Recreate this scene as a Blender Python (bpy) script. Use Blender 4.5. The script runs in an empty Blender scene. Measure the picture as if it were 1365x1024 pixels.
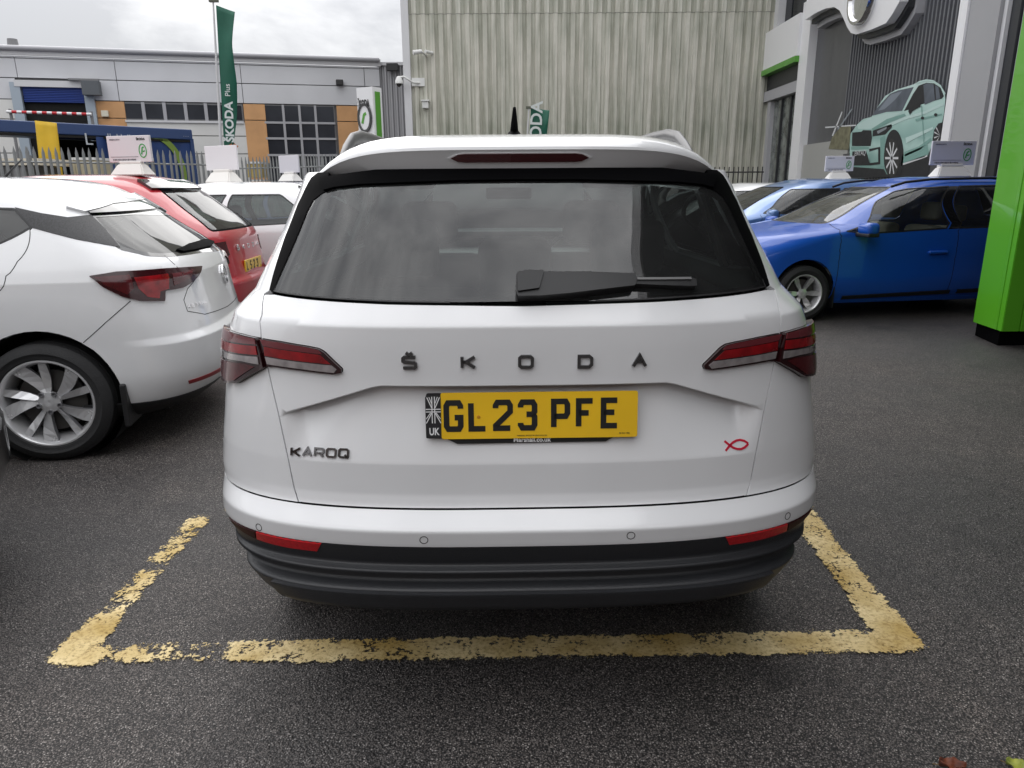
import bpy, bmesh, math, random
import numpy as np
from mathutils import Vector, Matrix
from mathutils.geometry import delaunay_2d_cdt
random.seed(7)
SC = bpy.context.scene
COL = SC.collection
# ------------------------------------------------------------------ camera
FPX, PITCH, CAMH, ROLL = 960.0, math.radians(15.27), 1.42, math.radians(0.4)
_F = np.array([0, math.cos(PITCH), -math.sin(PITCH)])
_U0 = np.array([0, math.sin(PITCH), math.cos(PITCH)])
_R0 = np.array([1.0, 0, 0])
_R = math.cos(ROLL)*_R0 - math.sin(ROLL)*_U0
_U = math.cos(ROLL)*_U0 + math.sin(ROLL)*_R0
CAMP = np.array([0, 0, CAMH])
def project(P):                       # world -> photograph coordinates (1365 x 1024)
    D = np.asarray(P, float) - CAMP
    z = D @ _F
    return np.stack([682.5 + FPX*(D @ _R)/z, 512 - FPX*(D @ _U)/z], -1), z
def ray(px, py):
    return _F + (px-682.5)/FPX*_R - (py-512)/FPX*_U
def on_plane(px, py, p0, n):
    d = ray(px, py); n = np.array(n, float)
    return CAMP + d*(((np.array(p0, float)-CAMP) @ n)/(d @ n))
def at_y(px, py, Y): return on_plane(px, py, (0, Y, 0), (0, 1, 0))
def at_x(px, py, X): return on_plane(px, py, (X, 0, 0), (1, 0, 0))
def at_z(px, py, Z): return on_plane(px, py, (0, 0, Z), (0, 0, 1))
cam = bpy.data.cameras.new('camera'); cam.lens = FPX/1365*36; cam.sensor_width = 36
cam.clip_start = .05; cam.clip_end = 600
camo = bpy.data.objects.new('camera', cam); COL.objects.link(camo)
camo.matrix_world = Matrix(((_R[0], _U[0], -_F[0], 0), (_R[1], _U[1], -_F[1], 0), (_R[2], _U[2], -_F[2], CAMH), (0, 0, 0, 1)))
SC.camera = camo
SC.render.resolution_x, SC.render.resolution_y = 1024, 768
# ------------------------------------------------------------------ sky and light (bright overcast)
SUN_EL, SUN_AZ = math.radians(37), math.radians(-22)
w = bpy.data.worlds.new("World"); SC.world = w; w.use_nodes = True
nt = w.node_tree; nt.nodes.clear()
def N(t, **k):
    n = nt.nodes.new(t)
    for a, b in k.items(): setattr(n, a, b)
    return n
sky = N('ShaderNodeTexSky', sky_type='NISHITA', sun_disc=False, sun_elevation=SUN_EL, sun_rotation=SUN_AZ)
bg = N('ShaderNodeBackground'); out = N('ShaderNodeOutputWorld')
tc = N('ShaderNodeTexCoord'); sep = N('ShaderNodeSeparateXYZ')
nt.links.new(tc.outputs['Generated'], sep.inputs[0])
mp = N('ShaderNodeMapping'); mp.inputs['Scale'].default_value = (1.0, 1.0, 2.2)
nt.links.new(tc.outputs['Generated'], mp.inputs[0])
n1 = N('ShaderNodeTexNoise'); n1.inputs['Scale'].default_value = 4.2; n1.inputs['Detail'].default_value = 8; n1.inputs['Roughness'].default_value = .55; n1.inputs['Distortion'].default_value = .3
nt.links.new(mp.outputs[0], n1.inputs[0])
r1 = N('ShaderNodeValToRGB'); r1.color_ramp.elements[0].position = .36; r1.color_ramp.elements[0].color = (.45, .455, .475, 1)
r1.color_ramp.elements[1].position = .66; r1.color_ramp.elements[1].color = (.84, .84, .845, 1)
nt.links.new(n1.outputs[0], r1.inputs[0])
# overcast sky: brighter overhead than at the horizon
gm = N('ShaderNodeMath', operation='MULTIPLY_ADD'); gm.inputs[1].default_value = 1.6; gm.inputs[2].default_value = .54; gm.use_clamp = False
nt.links.new(sep.outputs[2], gm.inputs[0])
vm = N('ShaderNodeVectorMath', operation='SCALE'); nt.links.new(r1.outputs[0], vm.inputs[0]); nt.links.new(gm.outputs[0], vm.inputs['Scale'])
sm = N('ShaderNodeVectorMath', operation='SCALE'); nt.links.new(sky.outputs[0], sm.inputs[0]); sm.inputs['Scale'].default_value = .08
mx = N('ShaderNodeMixRGB'); mx.inputs[0].default_value = .93
nt.links.new(sm.outputs[0], mx.inputs[1]); nt.links.new(vm.outputs[0], mx.inputs[2])
nt.links.new(mx.outputs[0], bg.inputs[0]); bg.inputs[1].default_value = 1.0
nt.links.new(bg.outputs[0], out.inputs[0])
sl = bpy.data.lights.new('sun', 'SUN'); sl.energy = .75; sl.angle = math.radians(65); sl.color = (1, .97, .93)
so = bpy.data.objects.new('sun', sl); COL.objects.link(so)
so.rotation_euler = (math.radians(-53), 0, math.radians(22))
SC.view_settings.view_transform = 'Standard'; SC.view_settings.look = 'None'
SC.view_settings.exposure = 0.86; SC.view_settings.gamma = 1; SC.view_settings.use_curve_mapping = False
# ------------------------------------------------------------------ materials
MC = {}
def mat(name, col=(.5, .5, .5), rough=.5, metal=0, coat=0, spec=.5, noise=0, nscale=8, bump=0, bscale=40, emit=0, var=None, coatr=.03):
    if name in MC: return MC[name]
    m = bpy.data.materials.new(name); m.use_nodes = True; t = m.node_tree; b = t.nodes['Principled BSDF']
    b.inputs['Base Color'].default_value = (*col, 1); b.inputs['Roughness'].default_value = rough
    b.inputs['Metallic'].default_value = metal; b.inputs['Coat Weight'].default_value = coat; b.inputs['Coat Roughness'].default_value = coatr
    b.inputs['Specular IOR Level'].default_value = spec
    tcn = t.nodes.new('ShaderNodeTexCoord')
    nz = t.nodes.new('ShaderNodeTexNoise'); nz.inputs['Scale'].default_value = nscale; nz.inputs['Detail'].default_value = 6
    t.links.new(tcn.outputs['Object'], nz.inputs[0])
    if noise:
        mx = t.nodes.new('ShaderNodeMixRGB'); c2 = var or tuple(c*(1-noise) for c in col)
        mx.inputs[1].default_value = (*col, 1); mx.inputs[2].default_value = (*c2, 1)
        rr = t.nodes.new('ShaderNodeMapRange'); rr.inputs[1].default_value = .35; rr.inputs[2].default_value = .7
        t.links.new(nz.outputs[0], rr.inputs[0]); t.links.new(rr.outputs[0], mx.inputs[0]); t.links.new(mx.outputs[0], b.inputs['Base Color'])
    rn = t.nodes.new('ShaderNodeMapRange'); rn.inputs[3].default_value = rough*.85; rn.inputs[4].default_value = min(1, rough*1.2)
    t.links.new(nz.outputs[0], rn.inputs[0]); t.links.new(rn.outputs[0], b.inputs['Roughness'])
    if bump:
        nb = t.nodes.new('ShaderNodeTexNoise'); nb.inputs['Scale'].default_value = bscale; nb.inputs['Detail'].default_value = 4
        t.links.new(tcn.outputs['Object'], nb.inputs[0])
        bp = t.nodes.new('ShaderNodeBump'); bp.inputs['Strength'].default_value = bump; bp.inputs['Distance'].default_value = .01
        t.links.new(nb.outputs[0], bp.inputs['Height']); t.links.new(bp.outputs[0], b.inputs['Normal'])
    if emit: b.inputs['Emission Color'].default_value = (*col, 1); b.inputs['Emission Strength'].default_value = emit
    MC[name] = m; return m
def glass(name, tint=(.3, .34, .33), dust_haze=.03, ior=1.75, dust_haze_col=(.5, .52, .52), nscale=4):
    if name in MC: return MC[name]
    m = bpy.data.materials.new(name); m.use_nodes = True; t = m.node_tree; t.nodes.clear()
    o = t.nodes.new('ShaderNodeOutputMaterial'); tr = t.nodes.new('ShaderNodeBsdfTransparent'); gl = t.nodes.new('ShaderNodeBsdfGlossy')
    fr = t.nodes.new('ShaderNodeFresnel'); m1 = t.nodes.new('ShaderNodeMixShader'); m2 = t.nodes.new('ShaderNodeMixShader'); df = t.nodes.new('ShaderNodeBsdfDiffuse')
    tr.inputs[0].default_value = (*tint, 1); gl.inputs['Roughness'].default_value = .02; fr.inputs[0].default_value = ior; df.inputs[0].default_value = (*dust_haze_col, 1)
    tcn = t.nodes.new('ShaderNodeTexCoord'); nz = t.nodes.new('ShaderNodeTexNoise'); nz.inputs['Scale'].default_value = nscale; nz.inputs['Detail'].default_value = 5
    t.links.new(tcn.outputs['Object'], nz.inputs[0])
    rn = t.nodes.new('ShaderNodeMapRange'); rn.inputs[1].default_value = .3; rn.inputs[2].default_value = .7; rn.inputs[3].default_value = dust_haze*.5; rn.inputs[4].default_value = dust_haze*1.6
    t.links.new(nz.outputs[0], rn.inputs[0])
    t.links.new(rn.outputs[0], m1.inputs[0]); t.links.new(tr.outputs[0], m1.inputs[1]); t.links.new(df.outputs[0], m1.inputs[2])
    t.links.new(fr.outputs[0], m2.inputs[0]); t.links.new(m1.outputs[0], m2.inputs[1]); t.links.new(gl.outputs[0], m2.inputs[2])
    t.links.new(m2.outputs[0], o.inputs[0]); MC[name] = m; return m
def paint(name, col, flake=0, rough=.3): return mat(name, col, rough, metal=flake, coat=1, spec=.7, noise=.05, nscale=3)
# ------------------------------------------------------------------ objects
def link(o, parent=None):
    COL.objects.link(o)
    if parent is not None: o.parent = parent
    return o
def thing(name, label, cat, loc=(0, 0, 0), rz=0, group=None):
    o = bpy.data.objects.new(name, None); o.empty_display_size = .1; COL.objects.link(o)
    o.location = loc; o.rotation_euler = (0, 0, rz); return tag(o, label, cat, group)
def tag(o, label, cat, group=None):
    o['label'] = label; o['category'] = cat
    if group: o['group'] = group
    return o
def mesh(name, V, Fc, m, parent=None, normals=None, smooth=False, loc=None, rot=None):
    me = bpy.data.meshes.new(name); me.from_pydata([tuple(map(float, v)) for v in V], [], [tuple(map(int, f)) for f in Fc]); me.update()
    for k in (m if isinstance(m, (list, tuple)) else [m]): me.materials.append(k)
    if smooth or normals is not None: me.polygons.foreach_set('use_smooth', [True]*len(me.polygons))
    if normals is not None: me.normals_split_custom_set_from_vertices([tuple(map(float, n)) for n in normals])
    o = bpy.data.objects.new(name, me); link(o, parent)
    if loc is not None: o.location = loc
    if rot is not None: o.rotation_euler = rot
    return o
def from_bm(name, bm, m, parent=None, smooth=False, loc=None, rot=None):
    bmesh.ops.recalc_face_normals(bm, faces=bm.faces)
    me = bpy.data.meshes.new(name); bm.to_mesh(me); bm.free()
    for k in (m if isinstance(m, (list, tuple)) else [m]): me.materials.append(k)
    if smooth: me.polygons.foreach_set('use_smooth', [True]*len(me.polygons))
    o = bpy.data.objects.new(name, me); link(o, parent)
    if loc is not None: o.location = loc
    if rot is not None: o.rotation_euler = rot
    return o
def inst(o, parent=None, loc=None, rot=None, name=None):
    c = o.copy(); COL.objects.link(c)
    if parent is not None: c.parent = parent
    if loc is not None: c.location = loc
    if rot is not None: c.rotation_euler = rot
    return c
def box_bm(x0, y0, z0, x1, y1, z1, bev=0, seg=2):
    bm = bmesh.new(); bmesh.ops.create_cube(bm, size=1)
    for v in bm.verts: v.co = Vector(((x0+x1)/2+v.co.x*(x1-x0), (y0+y1)/2+v.co.y*(y1-y0), (z0+z1)/2+v.co.z*(z1-z0)))
    if bev: bmesh.ops.bevel(bm, geom=bm.edges[:], offset=bev, segments=seg, affect='EDGES', profile=.5)
    return bm
def box(name, a, b, m, parent=None, bev=0, seg=2, smooth=False, loc=None, rot=None):
    return from_bm(name, box_bm(min(a[0], b[0]), min(a[1], b[1]), min(a[2], b[2]), max(a[0], b[0]), max(a[1], b[1]), max(a[2], b[2]), bev, seg), m, parent, smooth, loc, rot)
def lathe(name, prof, m, parent=None, seg=48, axis='x', loc=None, smooth=True):   # prof: (axial, radius)
    V, Fc = [], []
    for i in range(seg):
        a = 2*math.pi*i/seg
        for (h, r) in prof:
            V.append((h, r*math.cos(a), r*math.sin(a)) if axis == 'x' else (r*math.cos(a), r*math.sin(a), h))
    n = len(prof)
    for i in range(seg):
        for j in range(n-1):
            a, b = i*n+j, ((i+1) % seg)*n+j
            Fc.append((a, b, b+1, a+1))
    o = mesh(name, V, Fc, m, parent, smooth=False, loc=loc)
    if smooth: sharp_smooth(o, 35)
    return o
def sharp_smooth(o, deg=35):
    me = o.data; bm = bmesh.new(); bm.from_mesh(me); bmesh.ops.recalc_face_normals(bm, faces=bm.faces)
    for f in bm.faces: f.smooth = True
    for e in bm.edges:
        if len(e.link_faces) == 2: e.smooth = e.calc_face_angle(0) < math.radians(deg)
    bm.to_mesh(me); bm.free()
def tube(name, pts, r, m, parent=None, seg=10, cap=True, squash=None):
    P = [Vector(p) for p in pts]; V, Fc = [], []
    for i, p in enumerate(P):
        t = (P[min(i+1, len(P)-1)]-P[max(i-1, 0)]).normalized()
        u = t.cross(Vector((0, 0, 1)))
        if u.length < 1e-3: u = t.cross(Vector((1, 0, 0)))
        u.normalize(); v = t.cross(u)
        ri = r[i] if isinstance(r, (list, tuple)) else r
        su, sv = squash or (1, 1)
        for k in range(seg):
            a = 2*math.pi*k/seg; V.append(p+u*ri*su*math.cos(a)+v*ri*sv*math.sin(a))
    for i in range(len(P)-1):
        for k in range(seg):
            Fc.append((i*seg+k, i*seg+(k+1) % seg, (i+1)*seg+(k+1) % seg, (i+1)*seg+k))
    if cap: Fc += [tuple(range(seg)), tuple(range((len(P)-1)*seg, len(P)*seg))]
    o = mesh(name, V, Fc, m, parent); sharp_smooth(o, 50); return o
def prism(name, pts, th, m, parent=None, frame=None, bev=0, z0=0):
    """flat outline (x,y) given a thickness th along the frame's third axis"""
    bm = bmesh.new(); fr = frame or Matrix.Identity(4)
    vs = [bm.verts.new((p[0], p[1], z0)) for p in pts]
    f = bm.faces.new(vs); r = bmesh.ops.extrude_face_region(bm, geom=[f])
    for v in [g for g in r['geom'] if isinstance(g, bmesh.types.BMVert)]: v.co.z += th
    if bev:
        bmesh.ops.recalc_face_normals(bm, faces=bm.faces)
        bmesh.ops.bevel(bm, geom=[e for e in bm.edges if all(v.co.z > z0+th/2 for v in e.verts)], offset=bev, segments=2, affect='EDGES')
    bm.transform(fr); return from_bm(name, bm, m, parent)
def frame3(o, ex, ey):
    ex = Vector(ex).normalized(); ey = Vector(ey); ey = (ey-ex*ey.dot(ex)).normalized(); ez = ex.cross(ey)
    return Matrix(((ex.x, ey.x, ez.x, o[0]), (ex.y, ey.y, ez.y, o[1]), (ex.z, ey.z, ez.z, o[2]), (0, 0, 0, 1)))
# ------------------------------------------------------------------ lettering made of bent strips
GL = {
 'G': [[(1,.78),(1,.88),(.87,1),(.13,1),(0,.88),(0,.12),(.13,0),(.87,0),(1,.12),(1,.44),(.58,.44)]],
 'L': [[(0,1),(0,0),(1,0)]], '2': [[(0,.78),(0,.88),(.13,1),(.87,1),(1,.88),(1,.64),(0,.1),(0,0),(1,0)]],
 '3': [[(0,.8),(0,.88),(.13,1),(.87,1),(1,.88),(1,.63),(.86,.53),(.42,.53)],[(.86,.53),(1,.43),(1,.12),(.87,0),(.13,0),(0,.12),(0,.2)]],
 'P': [[(0,0),(0,1),(.87,1),(1,.88),(1,.54),(.87,.42),(0,.42)]], 'F': [[(1,1),(0,1),(0,0)],[(0,.53),(.72,.53)]],
 'E': [[(1,1),(0,1),(0,0),(1,0)],[(0,.53),(.8,.53)]],
 'S': [[(1,1),(.1,1),(0,.9),(0,.62),(.1,.53),(.9,.47),(1,.38),(1,.1),(.9,0),(0,0)]],
 's': [[(1,1),(.1,1),(0,.9),(0,.62),(.1,.53),(.9,.47),(1,.38),(1,.1),(.9,0),(0,0)],[(.25,1.42),(.5,1.2),(.75,1.42)]],
 'K': [[(0,1),(0,0)],[(1,1),(.28,.52),(1,0)],[(0,.52),(.28,.52)]],
 'O': [[(.5,1),(.15,1),(0,.85),(0,.15),(.15,0),(.85,0),(1,.15),(1,.85),(.85,1),(.5,1)]],
 'D': [[(0,.5),(0,1),(.8,1),(1,.8),(1,.2),(.8,0),(0,0),(0,.5)]],
 'A': [[(0,0),(.5,1),(1,0)],[(.2,.3),(.8,.3)]], 'a': [[(0,0),(.5,1),(1,0)],[(.3,.42),(.75,.42)]],
 'R': [[(0,0),(0,1),(.85,1),(1,.87),(1,.55),(.85,.42),(0,.42)],[(.5,.42),(1,0)]],
 'Q': [[(.5,1),(.15,1),(0,.85),(0,.15),(.15,0),(.85,0),(1,.15),(1,.85),(.85,1),(.5,1)],[(.62,.3),(1.02,-.12)]],
 'U': [[(0,1),(0,.12),(.13,0),(.87,0),(1,.12),(1,1)]], '5': [[(1,1),(0,1),(0,.55),(.87,.55),(1,.45),(1,.12),(.87,0),(0,0)]],
 '6': [[(1,.9),(.87,1),(.13,1),(0,.88),(0,.12),(.13,0),(.87,0),(1,.12),(1,.45),(.87,.56),(0,.56)]],
 'C': [[(1,.82),(1,.88),(.87,1),(.13,1),(0,.88),(0,.12),(.13,0),(.87,0),(1,.12),(1,.2)]],
 'l': [[(.5,1),(.5,0)]], 'u': [[(0,.7),(0,.1),(.1,0),(1,0)],[(1,.7),(1,0)]], 'm': [[(1,.7),(.1,.7),(0,.6),(0,.35),(1,.35),(1,.1),(.9,0),(0,0)]],
 'J': [[(1,1),(1,.12),(.87,0),(.13,0),(0,.12),(0,.25)]], 'T': [[(0,1),(1,1)],[(.5,1),(.5,0)]], 'I': [[(.5,1),(.5,0)]],
}
def ribbon(bm, pts, wd, th, fr):
    P = [Vector((p[0], p[1])) for p in pts]; n = len(P); closed = (P[0]-P[-1]).length < 1e-6
    L, R = [], []
    for i in range(n):
        if closed and i in (0, n-1): a, b = P[n-2], P[1]
        else: a, b = P[max(i-1, 0)], P[min(i+1, n-1)]
        d1 = (P[i]-a); d2 = (b-P[i])
        if d1.length < 1e-9: d1 = d2
        if d2.length < 1e-9: d2 = d1
        d1.normalize(); d2.normalize(); n1 = Vector((-d1.y, d1.x)); n2 = Vector((-d2.y, d2.x)); m_ = (n1+n2)
        m_ = m_/max(m_.length_squared, .3)*2 if m_.length > 1e-6 else n1
        L.append(P[i]+m_*wd/2); R.append(P[i]-m_*wd/2)
    def v(p, z): return bm.verts.new(fr @ Vector((p.x, p.y, z)))
    T = [(v(L[i], th), v(R[i], th), v(L[i], 0), v(R[i], 0)) for i in range(n)]
    for i in range(n-1):
        a, b = T[i], T[i+1]
        bm.faces.new((a[0], b[0], b[1], a[1])); bm.faces.new((a[2], a[0], b[0], b[2])); bm.faces.new((a[1], b[1], b[3], a[3]))
    bm.faces.new((T[0][0], T[0][1], T[0][3], T[0][2])); bm.faces.new((T[-1][0], T[-1][1], T[-1][3], T[-1][2]))
def glyph(name, ch, fr, wd, ht, st, th, m, parent=None, x=0, y=0):
    bm = bmesh.new()
    for pl in GL[ch]:
        ribbon(bm, [(x+st/2+p[0]*(wd-st), y+st/2+p[1]*(ht-st)) for p in pl], st, th, fr)
    return from_bm(name, bm, m, parent)
def word_bm(txt, wd, ht, st, th, gap, fr):
    bm = bmesh.new(); x = 0
    for ch in txt:
        if ch != ' ' and ch in GL:
            for pl in GL[ch]: ribbon(bm, [(x+st/2+p[0]*(wd-st), st/2+p[1]*(ht-st)) for p in pl], st, th, fr)
        x += (wd if ch != ' ' else wd*.6)+gap
    return bm
def text_obj(name, s, size, fr, m, parent=None, th=.0006, align='CENTER', sx=1, bold=0):
    c = bpy.data.curves.new('t', 'FONT'); c.body = s; c.size = size; c.extrude = th; c.align_x = align; c.offset = bold; c.resolution_u = 3
    o = bpy.data.objects.new('t', c); COL.objects.link(o); bpy.context.view_layer.update()
    me = bpy.data.meshes.new_from_object(o.evaluated_get(bpy.context.evaluated_depsgraph_get()))
    bpy.data.objects.remove(o); me.transform(fr @ Matrix.Diagonal((sx, 1, 1, 1))); me.name = name
    me.materials.clear(); me.materials.append(m)
    return link(bpy.data.objects.new(name, me), parent)
# ------------------------------------------------------------------ car body surfaces
def pchip_table(xs, ys, crease, filt, res=.002):
    xs = np.array(xs, float); ys = np.array(ys, float); g = np.arange(xs[0], xs[-1]+res, res); out = np.zeros_like(g)
    cuts = [0]+[i for i in range(1, len(xs)-1) if crease[i]]+[len(xs)-1]
    for a, b in zip(cuts[:-1], cuts[1:]):
        X, Y = xs[a:b+1], ys[a:b+1]; h = np.diff(X); d = np.diff(Y)/h; n = len(X); m_ = np.zeros(n)
        if n == 2: m_[:] = d[0]
        else:
            for i in range(1, n-1):
                if d[i-1]*d[i] > 0:
                    w1, w2 = 2*h[i]+h[i-1], h[i]+2*h[i-1]; m_[i] = (w1+w2)/(w1/d[i-1]+w2/d[i])
            m_[0] = 1.5*d[0]-.5*m_[1]; m_[-1] = 1.5*d[-1]-.5*m_[-2]
        k = (g >= X[0]-1e-9) & (g <= X[-1]+res); gx = g[k]
        j = np.clip(np.searchsorted(X, gx, side='right')-1, 0, n-2); t = np.clip((gx-X[j])/h[j], 0, 1)
        out[k] = (2*t**3-3*t**2+1)*Y[j]+(t**3-2*t**2+t)*h[j]*m_[j]+(-2*t**3+3*t**2)*Y[j+1]+(t**3-t**2)*h[j]*m_[j+1]
    kf = max(1, int(filt/res))
    if kf > 1:
        pad = np.pad(out, kf, mode='reflect', reflect_type='odd'); ker = np.ones(kf)/kf
        for _ in range(2): pad = np.convolve(pad, ker, mode='same')
        out = pad[kf:-kf]
    return g, out
def unit_corner(n, wr=.9, lr=.5, M=400):
    t = np.linspace(0, 1, M)                      # superellipse quarter, angle-like parameter
    a = t*math.pi/2; X = np.sin(a)**(2/n); Y = 1-np.cos(a)**(2/n)
    X, Y = X/1.0, Y
    r = np.linspace(0, 1, 4000); aa = r*math.pi/2; X = np.sin(aa)**(2/n); Y = 1-np.cos(aa)**(2/n)
    s = np.concatenate([[0], np.cumsum(np.hypot(np.diff(X)*wr, np.diff(Y)*lr))])
    g = np.linspace(0, s[-1], 600); return g, np.interp(g, s, X), np.interp(g, s, Y), s[-1]
def zscale(rows, k): return [(r[0], r[1]*k)+tuple(r[2:]) for r in rows]
class Car:
    def __init__(c, rows, loc, rz, nr=3.0, nf=2.6, side=3.2, filt=.008, lr=.5, lf=.7, bow=.035, disp=None, sink=None):
        """rows: (v, z, w, yr, yf, Lr, Lf, crease)"""
        A = list(zip(*rows)); cr = A[7]
        c.v0, c.v1 = A[0][0], A[0][-1]
        c.tab = [pchip_table(A[0], A[i], cr, filt) for i in (1, 2, 3, 4, 5, 6)]
        c.gr, c.Xr, c.Yr, c.a = unit_corner(nr, .9, lr); c.gf, c.Xf, c.Yf, c.b = unit_corner(nf, .9, lf)
        c.L = side; c.T = c.a+c.L+c.b; c.bow = bow; c.disp = disp; c.loc = np.array(loc, float); c.rz = rz; c.grid = None
    def raw(c, s, v):
        s = np.asarray(s, float); v = np.asarray(v, float)
        s = (s+c.T) % (2*c.T)-c.T
        sg = np.where(s < 0, -1., 1.); q = np.abs(s)
        z, w_, yr, yf, Lr, Lf = [np.interp(v, g, t) for g, t in c.tab]
        xr = np.interp(q, c.gr, c.Xr); yy = np.interp(q, c.gr, c.Yr)
        x = w_*xr; y = yr+Lr*yy
        ys, ye = yr+Lr, yf-Lf
        k = (q > c.a) & (q <= c.a+c.L); t = np.clip((q-c.a)/c.L, 0, 1)
        y = np.where(k, ys+(ye-ys)*t, y); x = np.where(k, w_, x)
        k2 = q > c.a+c.L; qf = c.T-q
        x = np.where(k2, w_*np.interp(qf, c.gf, c.Xf), x); y = np.where(k2, yf-Lf*np.interp(qf, c.gf, c.Yf), y)
        x = x*(1-c.bow*((y-2.0)/2.2)**2)
        P = np.stack([x*sg, y, z], -1)
        if c.disp is not None: P = c.disp(P, v)
        return P
    def nrm(c, s, v):
        e = .002; s = np.asarray(s, float); v = np.asarray(v, float)
        ds = c.raw(s+e, v)-c.raw(s-e, v); dv = c.raw(s, np.minimum(v+e, c.v1))-c.raw(s, np.maximum(v-e, c.v0))
        n = np.cross(ds, dv); l = np.linalg.norm(n, axis=-1, keepdims=True); return n/np.maximum(l, 1e-12)
    def P(c, s, v, off=0): return c.raw(s, v)+off*c.nrm(s, v)
    def W(c, P):
        ca, sa = math.cos(c.rz), math.sin(c.rz); P = np.asarray(P)
        return np.stack([P[..., 0]*ca-P[..., 1]*sa, P[..., 0]*sa+P[..., 1]*ca, P[..., 2]], -1)+c.loc
    def px(c, pts, off=0):
        """photograph coordinates -> (s, v) on the side of the body that faces the camera"""
        if c.grid is None:
            S, V_ = np.meshgrid(np.linspace(-c.T, c.T, 900), np.linspace(c.v0, c.v1, 260), indexing='ij')
            Pw = c.W(c.raw(S, V_)); q, z = project(Pw); nn = c.nrm(S, V_); ca, sa = math.cos(c.rz), math.sin(c.rz)
            nw = np.stack([nn[..., 0]*ca-nn[..., 1]*sa, nn[..., 0]*sa+nn[..., 1]*ca, nn[..., 2]], -1)
            vis = ((CAMP-Pw)*nw).sum(-1) > -.02
            c.grid = (S[vis], V_[vis], q[vis])
        S, V_, Q = c.grid; res = []
        for p in pts:
            i = np.argmin(((Q-np.array(p))**2).sum(-1)); s, v = S[i], V_[i]
            for _ in range(12):
                f = project(c.W(c.raw(s, v)))[0]-p
                if np.hypot(*f) < .02: break
                e = 1e-4; J = np.stack([(project(c.W(c.raw(s+e, v)))[0]-p-f)/e, (project(c.W(c.raw(s, v+e)))[0]-p-f)/e], -1)
                try: d = np.linalg.solve(J.T @ J+1e-3*np.eye(2)*max(1, np.trace(J.T @ J)*1e-4), -J.T @ f)
                except Exception: break
                d = np.clip(d, -.03, .03); s += d[0]; v = min(max(v+d[1], c.v0), c.v1)
            res.append((float(s), float(v)))
        return res
    def side_s(c, y, v, sg=-1):                     # (y along the car, height v) -> s on the flank
        q = np.linspace(0, c.T, 1500); Y = c.raw(q, np.full_like(q, v))[:, 1]
        return sg*float(np.interp(y, Y, q))
    def side(c, pts, sg=-1): return [(c.side_s(y, v, sg), v) for y, v in pts]
    def rear_s(c, x, v):
        q = np.linspace(0, c.a, 800); X = c.raw(q, np.full_like(q, v))[:, 0]
        return math.copysign(float(np.interp(abs(x), X, q)), x)
    def rear(c, pts): return [(c.rear_s(x, v), v) for x, v in pts]
    def panel(c, name, poly, m, parent, step=.03, off=0, skirt=.012, cuts=(), breaks=(), inset=0, matfn=None):
        poly = [tuple(p) for p in poly]
        A = sum(poly[i][0]*poly[(i+1) % len(poly)][1]-poly[(i+1) % len(poly)][0]*poly[i][1] for i in range(len(poly)))
        if A < 0: poly = poly[::-1]
        if inset: poly = inset_poly(poly, inset)
        co, ed = [], []
        def loop(pl, closed=True):
            st = len(co); n = len(pl)
            for i in range(n if closed else n-1):
                a, b = np.array(pl[i]), np.array(pl[(i+1) % n]); k = max(1, int(np.hypot(*(b-a))/step+.5))
                for j in range(k): co.append(tuple(a+(b-a)*j/k))
            if not closed: co.append(tuple(pl[-1]))
            m_ = len(co)
            for i in range(st, m_-1): ed.append((i, i+1))
            if closed: ed.append((m_-1, st))
        loop(poly)
        for cu in cuts: loop(cu)
        for br in breaks: loop(br, False)
        B = np.array(co); x0, y0 = B.min(0); x1, y1 = B.max(0)
        gx, gy = np.meshgrid(np.arange(x0+step/2, x1, step), np.arange(y0+step/2, y1, step*.8)); G = np.stack([gx.ravel(), gy.ravel()], -1)
        G = G[inside(G, poly)]
        for cu in cuts: G = G[~inside(G, cu)]
        if len(G):
            keep = np.ones(len(G), bool)
            for i in range(0, len(B), 200): keep &= (((G[:, None]-B[None, i:i+200])**2).sum(-1).min(1) > (step*.4)**2)
            G = G[keep]
        allc = [Vector(p) for p in co]+[Vector((float(a), float(b))) for a, b in G]
        vv, ee, ff = delaunay_2d_cdt(allc, ed, [], 0, 1e-7)[:3]
        vv = np.array([tuple(p) for p in vv]); ff = np.array([f for f in ff if len(f) == 3])
        cen = vv[ff].mean(1); ok = inside(cen, poly)
        for cu in cuts: ok &= ~inside(cen, cu)
        ff = ff[ok]
        a_, b_, c_ = vv[ff[:, 0]], vv[ff[:, 1]], vv[ff[:, 2]]
        ar = (b_[:, 0]-a_[:, 0])*(c_[:, 1]-a_[:, 1])-(c_[:, 0]-a_[:, 0])*(b_[:, 1]-a_[:, 1])
        ff[ar < 0] = ff[ar < 0][:, ::-1]; ff = ff[np.abs(ar) > 1e-10]
        used = np.unique(ff); mp_ = -np.ones(len(vv), int); mp_[used] = np.arange(len(used)); vv = vv[used]; ff = mp_[ff]
        P = c.raw(vv[:, 0], vv[:, 1]); Nn = c.nrm(vv[:, 0], vv[:, 1]); P = P+off*Nn
        Fc = [tuple(f) for f in ff]; V = list(P); NN = list(Nn)
        if skirt:
            cnt = {}
            for f in ff:
                for i in range(3):
                    a, b = int(f[i]), int(f[(i+1) % 3]); cnt[(a, b)] = 1
            bd = [(a, b) for (a, b) in cnt if (b, a) not in cnt]
            for a, b in bd:
                k = len(V); n = np.cross(P[b]-P[a], Nn[a]); l = np.linalg.norm(n)
                if l < 1e-9: continue
                n = n/l; r = min(.0012, skirt*.3)
                V += [P[a], P[b], P[b]-skirt*Nn[b], P[a]-skirt*Nn[a]]
                NN += [n]*4; Fc.append((k+1, k, k+3, k+2))
        o = mesh(name, V, Fc, m, parent, normals=NN)
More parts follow.
